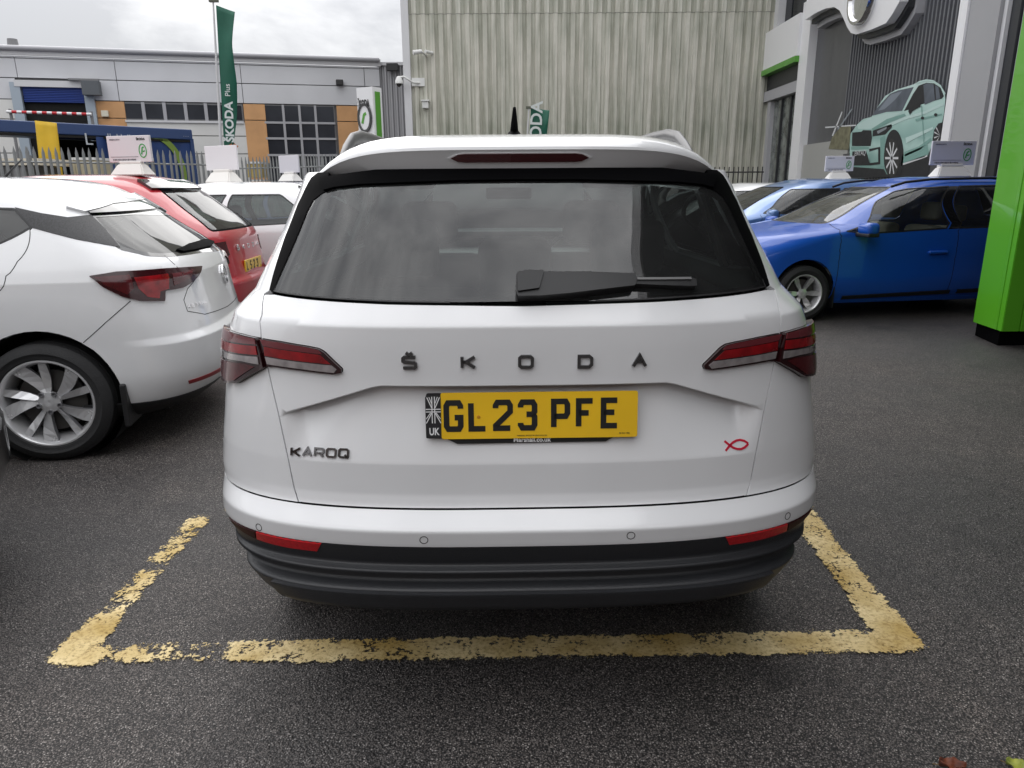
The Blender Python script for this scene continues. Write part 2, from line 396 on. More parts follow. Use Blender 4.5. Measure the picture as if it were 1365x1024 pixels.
        return o
    def strip(c, name, pts, wd, m, parent, off=.0015, th=.003, step=.03, closed=False):
        """narrow strip following a polyline given in (s, v)"""
        Q = []
        pl = list(pts)+([pts[0]] if closed else [])
        for a, b in zip(pl[:-1], pl[1:]):
            k = max(1, int(math.hypot(b[0]-a[0], b[1]-a[1])/step+.5))
            for j in range(k): Q.append((a[0]+(b[0]-a[0])*j/k, a[1]+(b[1]-a[1])*j/k))
        Q.append(pl[-1]); Q = np.array(Q)
        P = c.raw(Q[:, 0], Q[:, 1]); Nn = c.nrm(Q[:, 0], Q[:, 1]); n = len(P); V, Fc = [], []
        for i in range(n):
            t = P[min(i+1, n-1)]-P[max(i-1, 0)]; u = np.cross(Nn[i], t); u = u/max(np.linalg.norm(u), 1e-9)
            b_ = P[i]+off*Nn[i]
            V += [b_+u*wd/2, b_-u*wd/2, b_+u*wd/2-th*Nn[i], b_-u*wd/2-th*Nn[i]]
        for i in range(n-1):
            a, b = 4*i, 4*i+4; Fc += [(a, a+1, b+1, b), (a+2, a, b, b+2), (a+1, a+3, b+3, b+1)]
        o = mesh(name, V, Fc, m, parent); sharp_smooth(o, 40); return o
    def local_frame(c, s, v, off=0, flip=False):
        p = c.P(s, v, off); n = c.nrm(s, v); ex = c.raw(s+.01, v)-c.raw(s-.01, v); return frame3(p, ex, np.cross(n, ex))
def inset_poly(pl, d):
    out = []; n = len(pl)
    for i in range(n):
        a, p, b = np.array(pl[i-1]), np.array(pl[i]), np.array(pl[(i+1) % n]); d1 = p-a; d2 = b-p
        d1 = d1/max(np.hypot(*d1), 1e-9); d2 = d2/max(np.hypot(*d2), 1e-9); n1 = np.array((-d1[1], d1[0])); n2 = np.array((-d2[1], d2[0])); m_ = n1+n2
        m_ = m_/max((m_ @ m_), .4)*2; out.append(tuple(p+m_*d))
    return out
def inside(Pt, poly):
    x, y = Pt[:, 0], Pt[:, 1]; r = np.zeros(len(Pt), bool); n = len(poly)
    for i in range(n):
        x1, y1 = poly[i]; x2, y2 = poly[(i+1) % n]
        if y1 == y2: continue
        k = ((y1 > y) != (y2 > y)); r ^= k & (x < (x2-x1)*(y-y1)/(y2-y1)+x1)
    return r
def mir(pl): return [(-s, v) for s, v in pl][::-1]
def rnd(pl, r, k=4):
    """rounds the corners of an outline"""
    out = []; n = len(pl)
    for i in range(n):
        a, p, b = np.array(pl[i-1], float), np.array(pl[i], float), np.array(pl[(i+1) % n], float)
        la, lb = np.hypot(*(a-p)), np.hypot(*(b-p)); rr = min(r, la*.45, lb*.45)
        A, B_ = p+(a-p)/max(la, 1e-9)*rr, p+(b-p)/max(lb, 1e-9)*rr
        for j in range(k+1):
            t = j/k; out.append(tuple((1-t)**2*A+2*t*(1-t)*p+t*t*B_))
    return out
# ------------------------------------------------------------------ shared car pieces
M_TYRE = mat('tyre_rubber', (.018, .018, .019), .75, bump=.3, bscale=90)
M_ALLOY = mat('machined_alloy', (.72, .72, .73), .25, metal=.5, coat=.3)
M_ALLOYD = mat('dark_grey_alloy', (.22, .22, .23), .4, metal=.4)  # dark grey finish of spoke sides and wheel bolts
M_BLACK = mat('black_plastic', (.014, .014, .015), .45, bump=.15, bscale=300)
M_BLACK2 = mat('grained_black_cladding', (.024, .025, .028), .38, bump=.2, bscale=400)
M_GLOSSB = mat('gloss_black', (.006, .006, .007), .12, coat=1)
M_DARK = mat('dark_void', (.006, .006, .006), .9)
M_CHROME = mat('chrome', (.75, .75, .76), .12, metal=1)
M_SEAT = mat('seat_cloth', (.035, .036, .038), .85, bump=.2, bscale=200)
M_SEATG = mat('grey_seat_cloth', (.12, .12, .125), .85)
M_REDL = mat('red_lamp_lens', (.30, .004, .008), .25, coat=.5, noise=.5, nscale=25)
M_REDD = mat('dark_red_lamp_lens', (.085, .004, .007), .2, coat=.5, noise=.5, nscale=18)
M_REDP = mat('pale_red_lens', (.14, .022, .028), .2, coat=.7)
M_CLEARL = mat('clear_lamp_lens', (.42, .38, .38), .18, coat=1, metal=.4, noise=.4, nscale=40)
M_REFL = mat('red_reflector', (.55, .006, .012), .4, coat=.15, noise=.25, nscale=120)
M_WHITE = paint('white_car_paint', (.80, .805, .815))
M_WTXT = mat('white_print', (.8, .8, .8), .5)
M_BTXT = mat('black_print', (.012, .012, .012), .45)
M_GREEN = mat('green_print', (.05, .36, .08), .5)
M_YELP = mat('yellow_plate', (.92, .56, .014), .32, coat=.6, noise=.12, nscale=5)
G_REAR = glass('privacy_glass', (.42, .50, .48), dust_haze=.035, ior=1.74, dust_haze_col=(.42, .43, .43))
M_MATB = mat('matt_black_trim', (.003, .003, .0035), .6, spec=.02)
G_CAR = glass('car_glass', (.50, .58, .56), dust_haze=.03, ior=1.7)
G_FAR = glass('far_car_glass', (.30, .34, .34), dust_haze=.04, ior=1.7)
PROTO = {}
def rim_meshes(kind, r, wd):
    k = (kind, round(r, 3))
    if k in PROTO: return PROTO[k]
    # spokes lie in the y-z plane and face +x
    out = []
    def spoke(pts_in, pts_out, x_in, x_out, th=.03, taper=1.0):
        # a bent bar between hub and rim; pts are (angle, radius) corners left and right
        bm = bmesh.new(); n = len(pts_in); rows = []
        for i in range(n):
            t = i/(n-1); x = x_in+(x_out-x_in)*t
            (a1, r1), (a2, r2) = pts_in[i], pts_out[i]
            p1 = (r1*math.cos(a1), r1*math.sin(a1)); p2 = (r2*math.cos(a2), r2*math.sin(a2)); tw = .022*math.sin(math.pi*min(1, t*1.1))
            rows.append([bm.verts.new((x-tw, *p1)), bm.verts.new((x, *p2)), bm.verts.new((x-th, p1[0], p1[1])), bm.verts.new((x-th, p2[0], p2[1]))])
        for i in range(n-1):
            a, b = rows[i], rows[i+1]
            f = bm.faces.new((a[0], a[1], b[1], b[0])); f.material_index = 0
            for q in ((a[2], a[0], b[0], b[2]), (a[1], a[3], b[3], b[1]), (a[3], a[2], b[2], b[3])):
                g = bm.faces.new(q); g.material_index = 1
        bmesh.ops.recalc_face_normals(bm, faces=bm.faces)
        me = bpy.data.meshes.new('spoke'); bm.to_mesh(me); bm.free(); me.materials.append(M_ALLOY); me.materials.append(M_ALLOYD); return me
    if kind == 'turbine':
        R1, R2 = .17*r, .93*r
        def bar(a0, a1, w0, w1):
            L, Rr = [], []
            for i in range(6):
                t = i/5; a = math.radians(a0+(a1-a0)*t); rad = R1+(R2-R1)*t; w_ = math.radians(w0+(w1-w0)*t)*(.17*r/rad*1.0 if t == 0 else 1)
                L.append((a-w_/2, rad)); Rr.append((a+w_/2, rad))
            return spoke(L, Rr, -.012, .012)
        out = [bar(4, 21, 30, 19), bar(-12, -11, 22, 10)]
    else:
        R1, R2 = .15*r, .93*r; L, Rr = [], []
        for i in range(5):
            t = i/4; rad = R1+(R2-R1)*t; w_ = math.radians((40-24*t) if kind == 'five' else (22-12*t)); L.append((-w_/2, rad)); Rr.append((w_/2, rad))
        out = [spoke(L, Rr, -.01, .01)]
    PROTO[k] = out; return out
def wheel(parent, loc, side, R=.325, r=.235, wd=.215, kind='turbine', n=5, detail=True, phase=0, steer=0):
    """wheel with its axle along local x; side=+1 faces +x"""
    key = ('w', round(R, 3), round(r, 3), wd)
    h = wd/2
    if key not in PROTO:
        ty = lathe('tyre', [(-h*.72, r-.004), (-h*.95, r+.012), (-h*1.02, r+.045), (-h*.92, R-.022), (-h*.74, R-.004), (-h*.3, R), (-h*.28, R-.007), (-h*.24, R-.007), (-h*.22, R), (h*.22, R), (h*.24, R-.007), (h*.28, R-.007), (h*.3, R), (h*.74, R-.004), (h*.92, R-.022), (h*1.02, R-.05), (h*.97, r+.03), (h*.95, r+.026), (h*.93, r+.01), (h*.8, r-.004)], M_TYRE, None, 56)
        rm = lathe('wheel', [(h*.86, r+.004), (h*.90, r+.002), (h*.90, r-.006), (h*.78, r-.016), (h*.3, r-.03), (-h*.3, r-.04), (-h*.8, r-.02), (-h*.8, r-.002)], M_ALLOY, None, 56)
        dk = lathe('brake_disc', [(0, .03), (.012, .03), (.012, r*.72), (0, r*.72), (0, .03)], mat('brake_steel', (.10, .095, .09), .5, metal=.6), None, 40)
        bk = lathe('hub_backing', [(0, 0.001), (0, r-.03)], M_DARK, None, 32)
        hb = lathe('hub_cap', [(-.03, .15*r+.02), (-.006, .15*r+.02), (.000, .13*r), (.002, .10*r), (-.002, .001)], M_ALLOY, None, 24)
        PROTO[key] = [o.data for o in (ty, rm, dk, bk, hb)]
        for o in (ty, rm, dk, bk, hb): bpy.data.objects.remove(o)
    ty, rm, dk, bk, hb = PROTO[key]
    root = bpy.data.objects.new('wheel', rm); link(root, parent); root.location = loc
    root.rotation_euler = (phase, 0, (0 if side > 0 else math.pi)+steer)
    root.rotation_mode = 'XYZ'
    def sub(nm, me, x=0, rx=0):
        o = bpy.data.objects.new(nm, me); link(o, root); o.location = (x, 0, 0); o.rotation_euler = (rx, 0, 0); return o
    sub('tyre', ty)
    sub('hub_backing', bk, -h*.3)
    if detail:
        sub('brake_disc', dk, h*.02)
        for i in range(n):
            for me in rim_meshes(kind, r, wd): sub('spoke', me, h*.62, 2*math.pi*i/n)
        sub('hub_cap', hb, h*.66)
        if kind == 'turbine':
            for i in range(5):
                a = 2*math.pi*(i+.35)/5; q = .20*r
                if 'bolt' not in PROTO:
                    b = lathe('wheel_bolt', [(-.01, .013), (.004, .013), (.004, .009), (-.006, .008), (-.006, .001)], M_ALLOYD, None, 12); PROTO['bolt'] = b.data; bpy.data.objects.remove(b)
                o = bpy.data.objects.new('wheel_bolt', PROTO['bolt']); link(o, root); o.location = (h*.68, q*math.cos(a)*1.15, q*math.sin(a)*1.15)
    return root
def seat(parent, x, y, m, z0=.45, w=.48, top=1.18, name='seat'):
    s = box(name, (x-w/2, y-.09, z0), (x+w/2, y+.09, top-.22), m, parent, bev=.06, seg=3, smooth=True)
    box('seat_cushion', (x-w/2, y, z0-.12), (x+w/2, y+.5, z0+.06), m, s, bev=.05, smooth=True)
    box('headrest', (x-.13, y-.14, top-.17), (x+.13, y-.02, top+.03), m, s, bev=.045, seg=3, smooth=True)
    return s
def roof_board(loc, rz, label, w_=.60, h_=.30, scale=1.0, word=True, faceflip=False, grp='price boards on the roofs of the used cars'):
    """white advertising board on a magnetic foot"""
    t = thing('roof_sign', label, 'roof sign', loc, rz, grp)
    m = mat('board_white', (.74, .72, .74), .45); m2 = mat('foot_white', (.78, .76, .72), .4)
    W, H = w_*scale, h_*scale
    bm = bmesh.new(); b0 = [(-.24, -.12, 0), (.24, -.12, 0), (.24, .12, 0), (-.24, .12, 0)]; b1 = [(-.17, -.05, .13), (.17, -.05, .13), (.17, .05, .13), (-.17, .05, .13)]
    va = [bm.verts.new(Vector(p)*scale) for p in b0]; vb = [bm.verts.new(Vector(p)*scale) for p in b1]
    bm.faces.new(va); bm.faces.new(vb)
    for i in range(4): bm.faces.new((va[i], va[(i+1) % 4], vb[(i+1) % 4], vb[i]))
    bmesh.ops.recalc_face_normals(bm, faces=bm.faces); bmesh.ops.bevel(bm, geom=bm.edges[:], offset=.012*scale, segments=2, affect='EDGES')
    from_bm('magnetic_foot', bm, m2, t)
    box('foot_ridge', (-.15*scale, -.035*scale, .128*scale), (.15*scale, .035*scale, .165*scale), m2, t, bev=.008)
    b = box('board', (-W/2, -.012, .155*scale), (W/2, .012, .155*scale+H), m, t, bev=.004)
    if word:
        for sg in ((-1, 1) if faceflip else (-1,)):
            fr = frame3((0, sg*.0135, .13*scale), (-sg, 0, 0), (0, 0, 1)) if True else None
            def F(x, z): return frame3((-sg*x, sg*.0135, .155*scale+z), (-sg, 0, 0), (0, 0, 1))
            text_obj('lettering', 'ŠKODA', .036*scale, F(W*.30, H*.82), M_BTXT, b, bold=.001)
            bm = bmesh.new(); rr = random.Random(3)
            for (xa, xb, zz, hh) in ((-.43, -.20, .83, .055), (-.40, .12, .06, .065)):
                x = xa
                while x < xb: wl = rr.uniform(.012, .03); ribbon(bm, [(x*W, H*(zz+hh/2)), ((x+wl)*W, H*(zz+hh/2))], H*hh*rr.uniform(.6, 1), .001, F(0, 0)); x += wl+rr.uniform(.006, .014)
            ribbon(bm, [(-.45*W, H*.20), (.20*W, H*.20)], .004*scale, .001, F(0, 0)); from_bm('small_print', bm, mat('faint_print', (.16, .15, .17), .6), b)
            bm = bmesh.new(); c = [(.055*scale*math.cos(a)*.9, .075*scale*math.sin(a)) for a in np.linspace(0, 2*math.pi, 25)]
            ribbon(bm, c, .012*scale, .001, F(W*.32, H*.42))
            ribbon(bm, [(-.02*scale, -.04*scale), (-.005*scale, .03*scale), (.02*scale, .045*scale)], .018*scale, .001, F(W*.32, H*.42)); ribbon(bm, [(.0, -.01*scale), (.03*scale, .0)], .014*scale, .001, F(W*.32, H*.42))
            from_bm('emblem', bm, M_GREEN, b)
    return t
def asphalt_mat():
    m = bpy.data.materials.new('asphalt'); m.use_nodes = True; t = m.node_tree; b = t.nodes['Principled BSDF']; L = t.links.new
    tcn = t.nodes.new('ShaderNodeTexCoord')
    def vor(sc, feat='F1'):
        v = t.nodes.new('ShaderNodeTexVoronoi'); v.inputs['Scale'].default_value = sc; v.feature = feat; L(tcn.outputs['Object'], v.inputs[0]); return v
    def noi(sc, d=4):
        v = t.nodes.new('ShaderNodeTexNoise'); v.inputs['Scale'].default_value = sc; v.inputs['Detail'].default_value = d; L(tcn.outputs['Object'], v.inputs[0]); return v
    def ramp(src, p0, p1, c0, c1):
        r = t.nodes.new('ShaderNodeValToRGB'); e = r.color_ramp.elements; e[0].position = p0; e[1].position = p1; e[0].color = (*c0, 1); e[1].color = (*c1, 1); L(src, r.inputs[0]); return r
    def mix(a, b_, f, bt='MIX'):
        x = t.nodes.new('ShaderNodeMixRGB'); x.blend_type = bt
        for i, s in ((1, a), (2, b_)):
            if isinstance(s, tuple): x.inputs[i].default_value = (*s, 1)
            else: L(s, x.inputs[i])
        if isinstance(f, float): x.inputs[0].default_value = f
        else: L(f, x.inputs[0])
        return x
    v1 = vor(205); v2 = vor(120)
    big = noi(.55, 5); mid = noi(6, 5); fine = noi(260, 3)
    stone = t.nodes.new('ShaderNodeSeparateColor'); L(v1.outputs['Color'], stone.inputs[0])
    c1 = ramp(stone.outputs[0], 0, 1, (.082, .073, .068), (.185, .168, .158))
    sp = ramp(stone.outputs[1], .86, .95, (0, 0, 0), (1, 1, 1)); c2 = mix(c1.outputs[0], (.38, .36, .34), sp.outputs[0])
    dr = ramp(stone.outputs[2], .0, .16, (1, 1, 1), (0, 0, 0)); c2b = mix(c2.outputs[0], (.014, .013, .013), dr.outputs[0])
    ed = ramp(v1.outputs['Distance'], .32, .62, (0, 0, 0), (1, 1, 1)); c3 = mix(c2b.outputs[0], (.014, .013, .013), ed.outputs[0])
    bg_ = ramp(big.outputs[0], .35, .68, (.74, .745, .77), (1.24, 1.19, 1.15)); c4 = mix(c3.outputs[0], bg_.outputs[0], 1.0, 'MULTIPLY')
    md = ramp(mid.outputs[0], .3, .7, (.84, .84, .85), (1.13, 1.12, 1.11)); c5a = mix(c4.outputs[0], md.outputs[0], 1.0, 'MULTIPLY')
    st = noi(1.7, 3); sr = ramp(st.outputs[0], .62, .70, (1, 1, 1), (.66, .66, .68)); c5b = mix(c5a.outputs[0], sr.outputs[0], 1.0, 'MULTIPLY')
    lt = noi(2.6, 6); lr_ = ramp(lt.outputs[0], .60, .68, (1, 1, 1), (1.22, 1.20, 1.17)); c5 = mix(c5b.outputs[0], lr_.outputs[0], 1.0, 'MULTIPLY')
    L(c5.outputs[0], b.inputs['Base Color'])
    rr = t.nodes.new('ShaderNodeMapRange'); L(big.outputs[0], rr.inputs[0]); rr.inputs[1].default_value = .35; rr.inputs[2].default_value = .7; rr.inputs[3].default_value = .50; rr.inputs[4].default_value = .72
    L(rr.outputs[0], b.inputs['Roughness'])
    bp = t.nodes.new('ShaderNodeBump'); bp.inputs['Strength'].default_value = .8; bp.inputs['Distance'].default_value = .004; bp.invert = True
    L(v1.outputs['Distance'], bp.inputs['Height'])
    bp2 = t.nodes.new('ShaderNodeBump'); bp2.inputs['Strength'].default_value = .5; bp2.inputs['Distance'].default_value = .004
    L(v2.outputs['Distance'], bp2.inputs['Height']); L(bp.outputs[0], bp2.inputs['Normal']); L(bp2.outputs[0], b.inputs['Normal'])
    return m
g = mesh('ground', [(-150, -80, 0), (150, -80, 0), (150, 200, 0), (-150, 200, 0)], [(0, 1, 2, 3)], asphalt_mat()); g['kind'] = 'structure'
# worn yellow bay lines: one sheet each, broken up by wear
def line_mat():
    m = bpy.data.materials.new('worn_yellow_paint'); m.use_nodes = True; t = m.node_tree; b = t.nodes['Principled BSDF']; L = t.links.new
    tcn = t.nodes.new('ShaderNodeTexCoord'); at = t.nodes.new('ShaderNodeAttribute'); at.attribute_name = 'wear'
    def noi(sc, d, r=.6):
        v = t.nodes.new('ShaderNodeTexNoise'); v.inputs['Scale'].default_value = sc; v.inputs['Detail'].default_value = d; v.inputs['Roughness'].default_value = r; L(tcn.outputs['Object'], v.inputs[0]); return v
    n1, n2, n3 = noi(16, 8, .7), noi(95, 3), noi(3.5, 3)
    def ma(op, a, b_):
        x = t.nodes.new('ShaderNodeMath'); x.operation = op
        for i, s in ((0, a), (1, b_)):
            if isinstance(s, (int, float)): x.inputs[i].default_value = s
            else: L(s, x.inputs[i])
        return x.outputs[0]
    s_ = ma('ADD', ma('MULTIPLY', n1.outputs[0], .85), ma('ADD', ma('MULTIPLY', n2.outputs[0], .62), ma('SUBTRACT', ma('MULTIPLY', n3.outputs[0], .15), .30)))
    d = ma('SUBTRACT', s_, at.outputs['Fac']); k = ma('MULTIPLY', d, 18); cl = t.nodes.new('ShaderNodeClamp'); L(k, cl.inputs[0])
    tr = t.nodes.new('ShaderNodeBsdfTransparent'); ms = t.nodes.new('ShaderNodeMixShader'); o = t.nodes['Material Output']
    L(cl.outputs[0], ms.inputs[0]); L(tr.outputs[0], ms.inputs[1]); L(b.outputs[0], ms.inputs[2]); L(ms.outputs[0], o.inputs[0])
    r = t.nodes.new('ShaderNodeValToRGB'); e = r.color_ramp.elements; e[0].position = .36; e[0].color = (.46, .32, .10, 1); e[1].position = .62; e[1].color = (.76, .62, .34, 1); L(n3.outputs[0], r.inputs[0])
    mx = t.nodes.new('ShaderNodeMixRGB'); mx.blend_type = 'MULTIPLY'; mx.inputs[0].default_value = 1; r2 = t.nodes.new('ShaderNodeValToRGB'); r2.color_ramp.elements[0].position = .32; r2.color_ramp.elements[0].color = (.62, .56, .46, 1); r2.color_ramp.elements[1].position = .55; L(n2.outputs[0], r2.inputs[0])
    L(r.outputs[0], mx.inputs[1]); L(r2.outputs[0], mx.inputs[2]); L(mx.outputs[0], b.inputs['Base Color']); b.inputs['Roughness'].default_value = .7
    bp = t.nodes.new('ShaderNodeBump'); bp.inputs['Strength'].default_value = .5; bp.inputs['Distance'].default_value = .004; L(n2.outputs[0], bp.inputs['Height']); L(bp.outputs[0], b.inputs['Normal'])
    return m
ML = line_mat()
def bay_line(name, A, B, wf, halfw=.06, z=.004, nu=120, nv=9):
    A, B = np.array(A), np.array(B); d = B-A; l = np.hypot(*d); d = d/l; n = np.array((-d[1], d[0])); V, Fc, W = [], [], []
    ext = .03
    for i in range(nu+1):
        for j in range(nv+1):
            u = -ext+(l+2*ext)*i/nu; v = (j/nv*2-1)*(halfw+ext); p = A+d*u+n*v; V.append((p[0], p[1], z))
            e = max(0, abs(v)-halfw)/ext+max(0, -u, u-l)/ext
            ed = max(0, (abs(v)-halfw*.72))/(halfw*.28)*.05
            W.append(wf(u/l, v/halfw)+min(e, 1)*.40+min(ed, .06))
    for i in range(nu):
        for j in range(nv): a = i*(nv+1)+j; Fc.append((a, a+nv+1, a+nv+2, a+1))
    o = mesh(name, V, Fc, ML); at = o.data.attributes.new('wear', 'FLOAT', 'POINT'); at.data.foreach_set('value', np.array(W, 'f')); o['kind'] = 'structure'; return o
def gp(x, y): return at_z(x, y, 0)[:2]
def lerp_tab(tab): xs = [a for a, b in tab]; ys = [b for a, b in tab]; return lambda u: float(np.interp(u, xs, ys))
f1 = lerp_tab([(0, .30), (.03, .34), (.045, .56), (.06, .43), (.10, .47), (.12, .57), (.145, .52), (.165, .60), (.18, .41), (.30, .37), (.6, .38), (1, .33)])
bay_line('bay_line', gp(100, 873), gp(1215, 855), lambda u, v: f1(u)+.015+.03*v, .051, .0055)
f2 = lerp_tab([(0, .28), (.15, .32), (.24, .45), (.29, .55), (.36, .45), (.5, .50), (.56, .57), (.64, .46), (.8, .50), (.95, .45), (1, .68)])
bay_line('bay_line', gp(88, 882), gp(272, 685), lambda u, v: f2(u)-.045+(.09*v if v > 0 else -.03*v), .055, .004)
f3 = lerp_tab([(0, .22), (.1, .27), (.2, .37), (.4, .36), (.6, .30), (1, .30)])
bay_line('bay_line', gp(1203, 862), gp(1010, 610), lambda u, v: f3(u)+.03, .058, .007)
# ------------------------------------------------------------------ the white SUV (its rear faces the camera)
#        v      z      w     yr    yf    Lr   Lf  crease
MROWS = [
 (.345, .345, .735, .090, 4.30, .27, .7, 0),
 (.353, .353, .752, .052, 4.30, .27, .7, 1),
 (.366, .366, .772, .034, 4.31, .28, .7, 1),
 (.426, .426, .806, .006, 4.34, .31, .7, 1),
 (.437, .437, .814, .040, 4.34, .34, .7, 1),
 (.464, .464, .838, .042, 4.35, .38, .7, 1),
 (.470, .470, .850, .000, 4.35, .40, .7, 1),
 (.485, .485, .862, .036, 4.35, .42, .7, 1),
 (.550, .550, 0.9005, .008, 4.37, .50, .7, 1),
 (.594, .594, 0.8940, .000, 4.38, .50, .7, 1),
 (.640, .640, 0.8973, .042, 4.37, .50, .7, 1),
 (.672, .672, 0.9025, .050, 4.35, .50, .7, 1),
 (.752, .752, 0.8918, .050, 4.33, .50, .75, 1),
 (.860, .860, 0.8752, .056, 4.28, .50, .75, 0),
 (.980, .980, 0.8573, .064, 4.18, .50, .8, 0),
 (1.040, 1.04, 0.8468, .064, 3.95, .50, .9, 0),
 (1.099, 1.099, 0.8232, .066, 3.30, .50, .8, 1),
 (1.153, 1.153, 0.7716, .104, 3.05, .50, .7, 1),
 (1.20, 1.20, 0.7531, .138, 2.95, .50, .7, 0),
 (1.30, 1.30, 0.7091, .206, 2.72, .50, .65, 0),
 (1.40, 1.40, 0.6737, .280, 2.48, .50, .6, 0),
 (1.46, 1.46, 0.6567, .330, 2.32, .50, .6, 0),
 (1.50, 1.50, 0.6166, .38, 2.20, .50, .6, 0),
]
def recess(P, v):
    """the tailgate steps inwards below the crease over the number plate"""
    x = np.abs(P[..., 0]); z = P[..., 2]
    zc = .953-np.clip((x-.36)/.27, 0, 1)*.088
    t = np.clip((zc-z)/.008, 0, 1); t = t*t*(3-2*t)
    fade = np.clip((z-.755)/np.maximum(zc-.755, .02), 0, 1)
    ex = 1-np.clip((x-.535)/.085, 0, 1); ex = ex*ex*(3-2*ex)
    P = P.copy(); P[..., 1] += np.where(P[..., 1] < 1.2, .046*t*fade*ex, 0); return P
MAINLOC = (.030, 1.63, 0); MAINRZ = math.radians(1.0)
mainc = Car(MROWS, MAINLOC, MAINRZ, nr=3.0, nf=2.6, side=3.0, disp=recess)
# ------------------------------------------------------------------ buildings
def facade_frame(R, L):                 # R, L: world points at the two ends of the eaves
    ex = Vector((L[0]-R[0], L[1]-R[1], 0)).normalized(); n = Vector((ex.y, -ex.x, 0))
    if n.y > 0: n = -n
    return Vector((R[0], R[1], 0)), ex, n
def streak_mat(name, base, dark, pale, sx=1.0, rough=.85, scale=.9):
    m = bpy.data.materials.new(name); m.use_nodes = True; t = m.node_tree; b = t.nodes['Principled BSDF']; L = t.links.new
    tcn = t.nodes.new('ShaderNodeTexCoord')
    def noi(sc, d, scl):
        mp_ = t.nodes.new('ShaderNodeMapping'); mp_.inputs['Scale'].default_value = scl; L(tcn.outputs['Object'], mp_.inputs[0])
        v = t.nodes.new('ShaderNodeTexNoise'); v.inputs['Scale'].default_value = sc; v.inputs['Detail'].default_value = d; v.inputs['Roughness'].default_value = .6; L(mp_.outputs[0], v.inputs[0]); return v
    a = noi(scale*3.2, 5, (1, 1, .022)); c = noi(scale*.5, 5, (1, 1, .6)); d = noi(scale*7, 3, (1, 1, .05))
    r = t.nodes.new('ShaderNodeValToRGB'); e = r.color_ramp.elements; e[0].position = .33; e[0].color = (*dark, 1); e[1].position = .70; e[1].color = (*pale, 1); q = e.new(.5); q.color = (*base, 1); L(a.outputs[0], r.inputs[0])
    r2 = t.nodes.new('ShaderNodeValToRGB'); e = r2.color_ramp.elements; e[0].position = .35; e[0].color = (.72, .75, .70, 1); e[1].position = .62; e[1].color = (1.08, 1.06, 1.04, 1); L(c.outputs[0], r2.inputs[0])
    r3 = t.nodes.new('ShaderNodeValToRGB'); e = r3.color_ramp.elements; e[0].position = .36; e[0].color = (.74, .75, .72, 1); e[1].position = .6; e[1].color = (1.05, 1.05, 1.05, 1); L(d.outputs[0], r3.inputs[0])
    m1 = t.nodes.new('ShaderNodeMixRGB'); m1.blend_type = 'MULTIPLY'; m1.inputs[0].default_value = 1; L(r.outputs[0], m1.inputs[1]); L(r2.outputs[0], m1.inputs[2])
    m2 = t.nodes.new('ShaderNodeMixRGB'); m2.blend_type = 'MULTIPLY'; m2.inputs[0].default_value = 1; L(m1.outputs[0], m2.inputs[1]); L(r3.outputs[0], m2.inputs[2])
    L(m2.outputs[0], b.inputs['Base Color']); b.inputs['Roughness'].default_value = rough; return m
M_PANEL = mat('pale_cladding', (.66, .665, .685), .45, noise=.10, nscale=.6)
M_PANEL2 = mat('cream_cladding', (.72, .715, .69), .5, noise=.10, nscale=.7)
M_JOINT = mat('joint_grey', (.20, .20, .205), .7)
M_ORANGE = mat('terracotta_cladding', (.66, .36, .16), .6, noise=.18, nscale=1.5)
M_WINF = mat('window_frame_grey', (.40, .40, .42), .4, metal=.2)
M_WING = mat('dark_window_glass', (.006, .007, .010), .12, coat=0, spec=.2, noise=.6, nscale=.22, var=(.07, .075, .09))  # pale noise patches: reflections put into the pane colour
M_TRIM = mat('pale_trim', (.62, .62, .63), .45)
